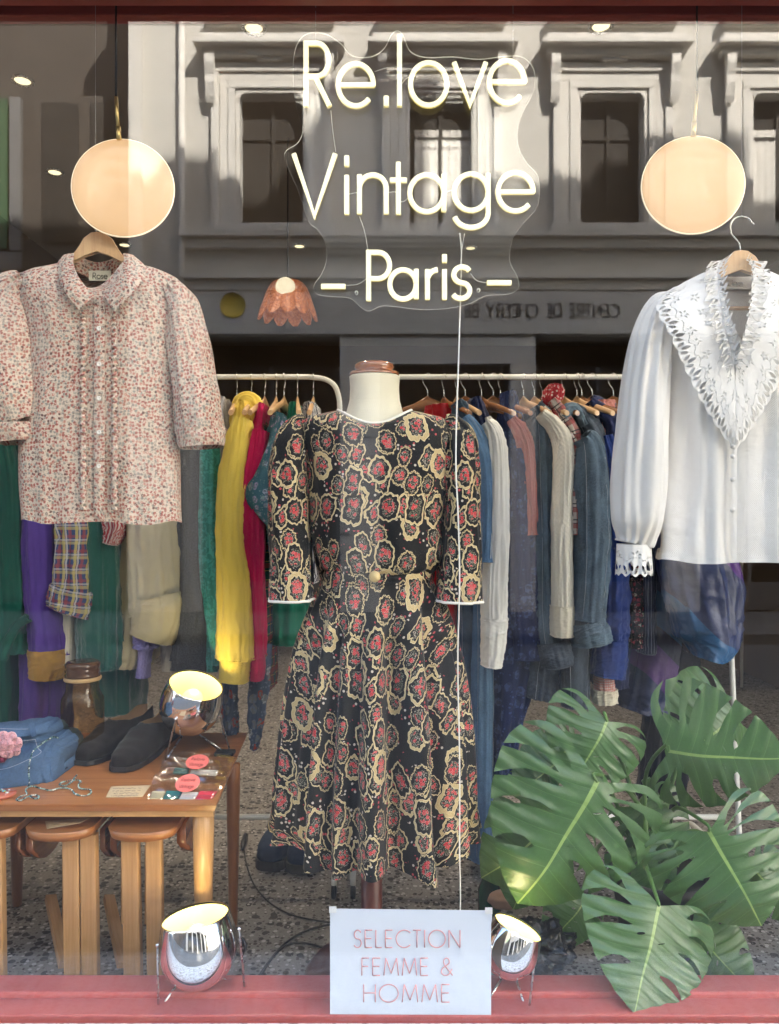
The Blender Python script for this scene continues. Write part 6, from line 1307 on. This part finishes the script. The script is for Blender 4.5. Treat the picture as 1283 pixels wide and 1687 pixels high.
def make_leaf(base, tip, wid, seed, tilt, droop, fold, par, d0, d1, nslot=5, roll=0, deep=.66):
    loop, hl = leaf_shape(seed, nslot, True, deep)
    verts = [v.copy() for v in loop]; edges = [(i, (i + 1) % len(loop)) for i in range(len(loop))]
    for h in hl:
        o = len(verts); verts += h; edges += [(o + i, o + (i + 1) % len(h)) for i in range(len(h))]
    gx = [-.5 + .0357 * i for i in range(29)]
    for i in range(-6, 34):
        for x in gx + [0.0]:
            p = Vector((x + (.0 if x == 0 else (.008 if i % 2 else -.008)), i * .031))
            if inside(p, loop) and not any(inside(p, h) for h in hl): verts.append(p)
    vo, eo, fo, _a, _b, _c = delaunay_2d_cdt(verts, edges, [], 0, 1e-5)
    A = W(*base, d0); B = W(*tip, d1); ydir = (B - A); L = ydir.length; ydir.normalize()
    view = Vector((0, -1, 0)); nrm = (view - ydir * view.dot(ydir)).normalized(); xdir = ydir.cross(nrm).normalized()
    if xdir.x < 0 and abs(xdir.x) > abs(xdir.z): pass
    rm = Matrix.Rotation(R(roll), 3, ydir); nrm = rm @ nrm; xdir = rm @ xdir
    b = MB(); V = []
    for p in vo:
        x = p.x * wid; y = p.y
        z = -fold * abs(x) ** 1.15 * 1.4 - droop * (y - .15) ** 2 - .18 * x * x + tilt * x
        z += .010 * sin((y + .45 * x * x - .42 * abs(x)) * 8.2 * 2 * PI) * min(1, abs(x) * 5) + .05 * noise.noise(Vector((x * 2.2, y * 2.2, seed)))
        V.append(b.b.verts.new(A + xdir * (x * L) + ydir * (y * L * (1 + droop * .12)) + nrm * (z * L)))
    for f in fo:
        c = sum((vo[i] for i in f), Vector((0, 0))) / len(f)
        if inside(c, loop) and not any(inside(c, h) for h in hl): b.face([V[i] for i in f], [(vo[i].x, vo[i].y) for i in f])
    return b.build('leaf', M['leaf'], par, recalc=False), A
mo = thing('monstera', 'large monstera plant with split glossy leaves filling the lower right of the window', 'plant', W(1090, 1580, 2.15))
LV = [  # stalk end, tip, width, seed, tilt, droop, fold, depth at stalk, depth at tip, slots, roll, deep
 ((1000, 1188), (946, 1300), 1.42, 11, 0, .20, .12, 1.98, 1.93, 4, 0, .66),
 ((984, 1288), (866, 1498), 1.26, 23, 0, .22, .12, 1.90, 1.84, 5, 0, .76),
 ((1102, 1238), (1296, 1262), 1.22, 31, .10, .20, .14, 1.98, 1.88, 5, 12, .72),
 ((1210, 1182), (1118, 1256), 1.45, 47, 0, .30, .20, 2.06, 2.00, 3, 0, .6),
 ((1168, 1370), (1262, 1530), 1.42, 52, 0, .24, .12, 1.90, 1.84, 5, 0, .72),
 ((1086, 1492), (1048, 1670), 1.42, 64, 0, .05, .06, 1.83, 1.716, 4, 0, .62),
 ((930, 1340), (806, 1452), 1.15, 71, 0, .22, .15, 2.06, 1.98, 4, 0, .6),
 ((1140, 1530), (1240, 1640), 1.0, 83, 0, .25, .2, 1.99, 1.91, 3, 0, .4),
 ((925, 1252), (852, 1310), 1.1, 95, 0, .22, .2, 2.12, 2.05, 3, 0, .5),
 ((1240, 1430), (1320, 1520), 1.0, 103, 0, .3, .2, 1.95, 1.90, 4, 0, .5),
 ((1052, 1400), (1090, 1500), 1.2, 117, 0, .2, .1, 2.08, 2.03, 4, 0, .6),
 ((960, 1490), (905, 1560), 1.2, 124, 0, .2, .1, 2.10, 2.06, 3, 0, .5),
 ((890, 1390), (850, 1500), 1.2, 133, 0, .2, .1, 2.12, 2.08, 5, 0, .6), ((1060, 1330), (1120, 1430), 1.2, 141, 0, .2, .1, 2.14, 2.10, 5, 0, .6), ((950, 1225), (900, 1262), 1.5, 152, 0, .2, .1, 2.16, 2.12, 3, 0, .5),
 ((1180, 1470), (1230, 1400), 1.2, 161, 0, .2, .1, 2.12, 2.12, 4, 0, .6),
]
pot = W(1085, 1560, 2.14)
for i, (a, c, wd, sd, ti, dr_, fo_, d0, d1, ns_, rl, dp_) in enumerate(LV):
    o, A = make_leaf(a, c, wd, sd, ti, dr_, fo_, mo, d0, d1, ns_, rl, dp_)
    r0 = Vector((pot.x + .05 * sin(i * 2.1), pot.y + .04 * cos(i * 1.7), FZ + .26)); m_ = (A + r0) / 2 + Vector((0, .10, .05))
    b = MB(); b.tube(smooth([r0, m_, A + Vector((0, .02, .012)), A + Vector((0, .001, -.001))], 20), [.0075 - .0045 * k / 19 for k in range(20)], 8); b.build('leaf_stalk', M['stem'], mo)
b = MB(); b.tube(smooth([Vector((pot.x, pot.y, FZ + .2)), Vector((pot.x + .03, pot.y + .02, FZ + .33)), Vector((pot.x - .02, pot.y + .05, FZ + .46))], 10), .014, 10); b.build('trunk', M['stem'], mo)
b = MB(); b.lathe([(1e-4, 0), (.10, 0), (.125, .19), (.135, .20), (.135, .225), (.125, .225), (.12, .20), (1e-4, .195)], (pot.x, pot.y, FZ + .001), 40)
po = b.build('plant_pot', plain('black_plant_pot', (.02, .02, .02), .5), None, False, (pot.x, pot.y, FZ)); tag(po, 'black plant pot standing on the floor under the monstera leaves', 'plant pot')
# clutter between lamp and plant
c = FP(806, 1520); d = c.y + CD
b = MB(); b.lathe([(1e-4, 0), (.032, .002), (.034, .02), (.034, .10), (.016, .14), (.014, .175), (.017, .178), (.017, .190), (.012, .190), (1e-4, .186)], (c.x, c.y, FZ + .001), 28); tag(b.build('green_bottle', T('green_bottle_glass', .05, (.012, .07, .03)).mat, None, False, (c.x, c.y, FZ)), 'small dark green bottle behind the right chrome lamp', 'bottle')
b = MB(); c = W(832, 1482, 2.2)
V = bmesh.ops.create_icosphere(b.b, subdivisions=4, radius=1)['verts']
for v in V:
    p = v.co.copy(); v.co = c + Vector((p.x * .048, p.y * .03, p.z * .026)) * (1 + .22 * noise.noise(p * 1.6 + Vector((3, 1, 2))))
for f in b.b.faces: f.smooth = True
tag(b.build('pebble', plain('pinkish_stone', (.50, .33, .24), .8, 0, .25, 30), None, False, c), 'pinkish weathered stone lying by the lowest left monstera leaf', 'stone')
b = MB(); c = FP(893, 1612) + Vector((0, .05, .055)); V = bmesh.ops.create_icosphere(b.b, subdivisions=5, radius=1)['verts']
for v in V:
    p = v.co.copy(); k = 1 + .30 * noise.noise(p * 2.2) + .22 * abs(noise.noise(p * 6)) + .08 * noise.noise(p * 14); v.co = c + Vector((p.x * .085 * k, p.y * .07 * k, max(-.054, p.z * .062 * k)))
for f in b.b.faces: f.smooth = True
tag(b.build('plastic_bag', plain('crumpled_black_plastic', (.012, .012, .013), .22), None, False, c), 'crumpled black plastic bag on the floor beside the right chrome lamp', 'bag')
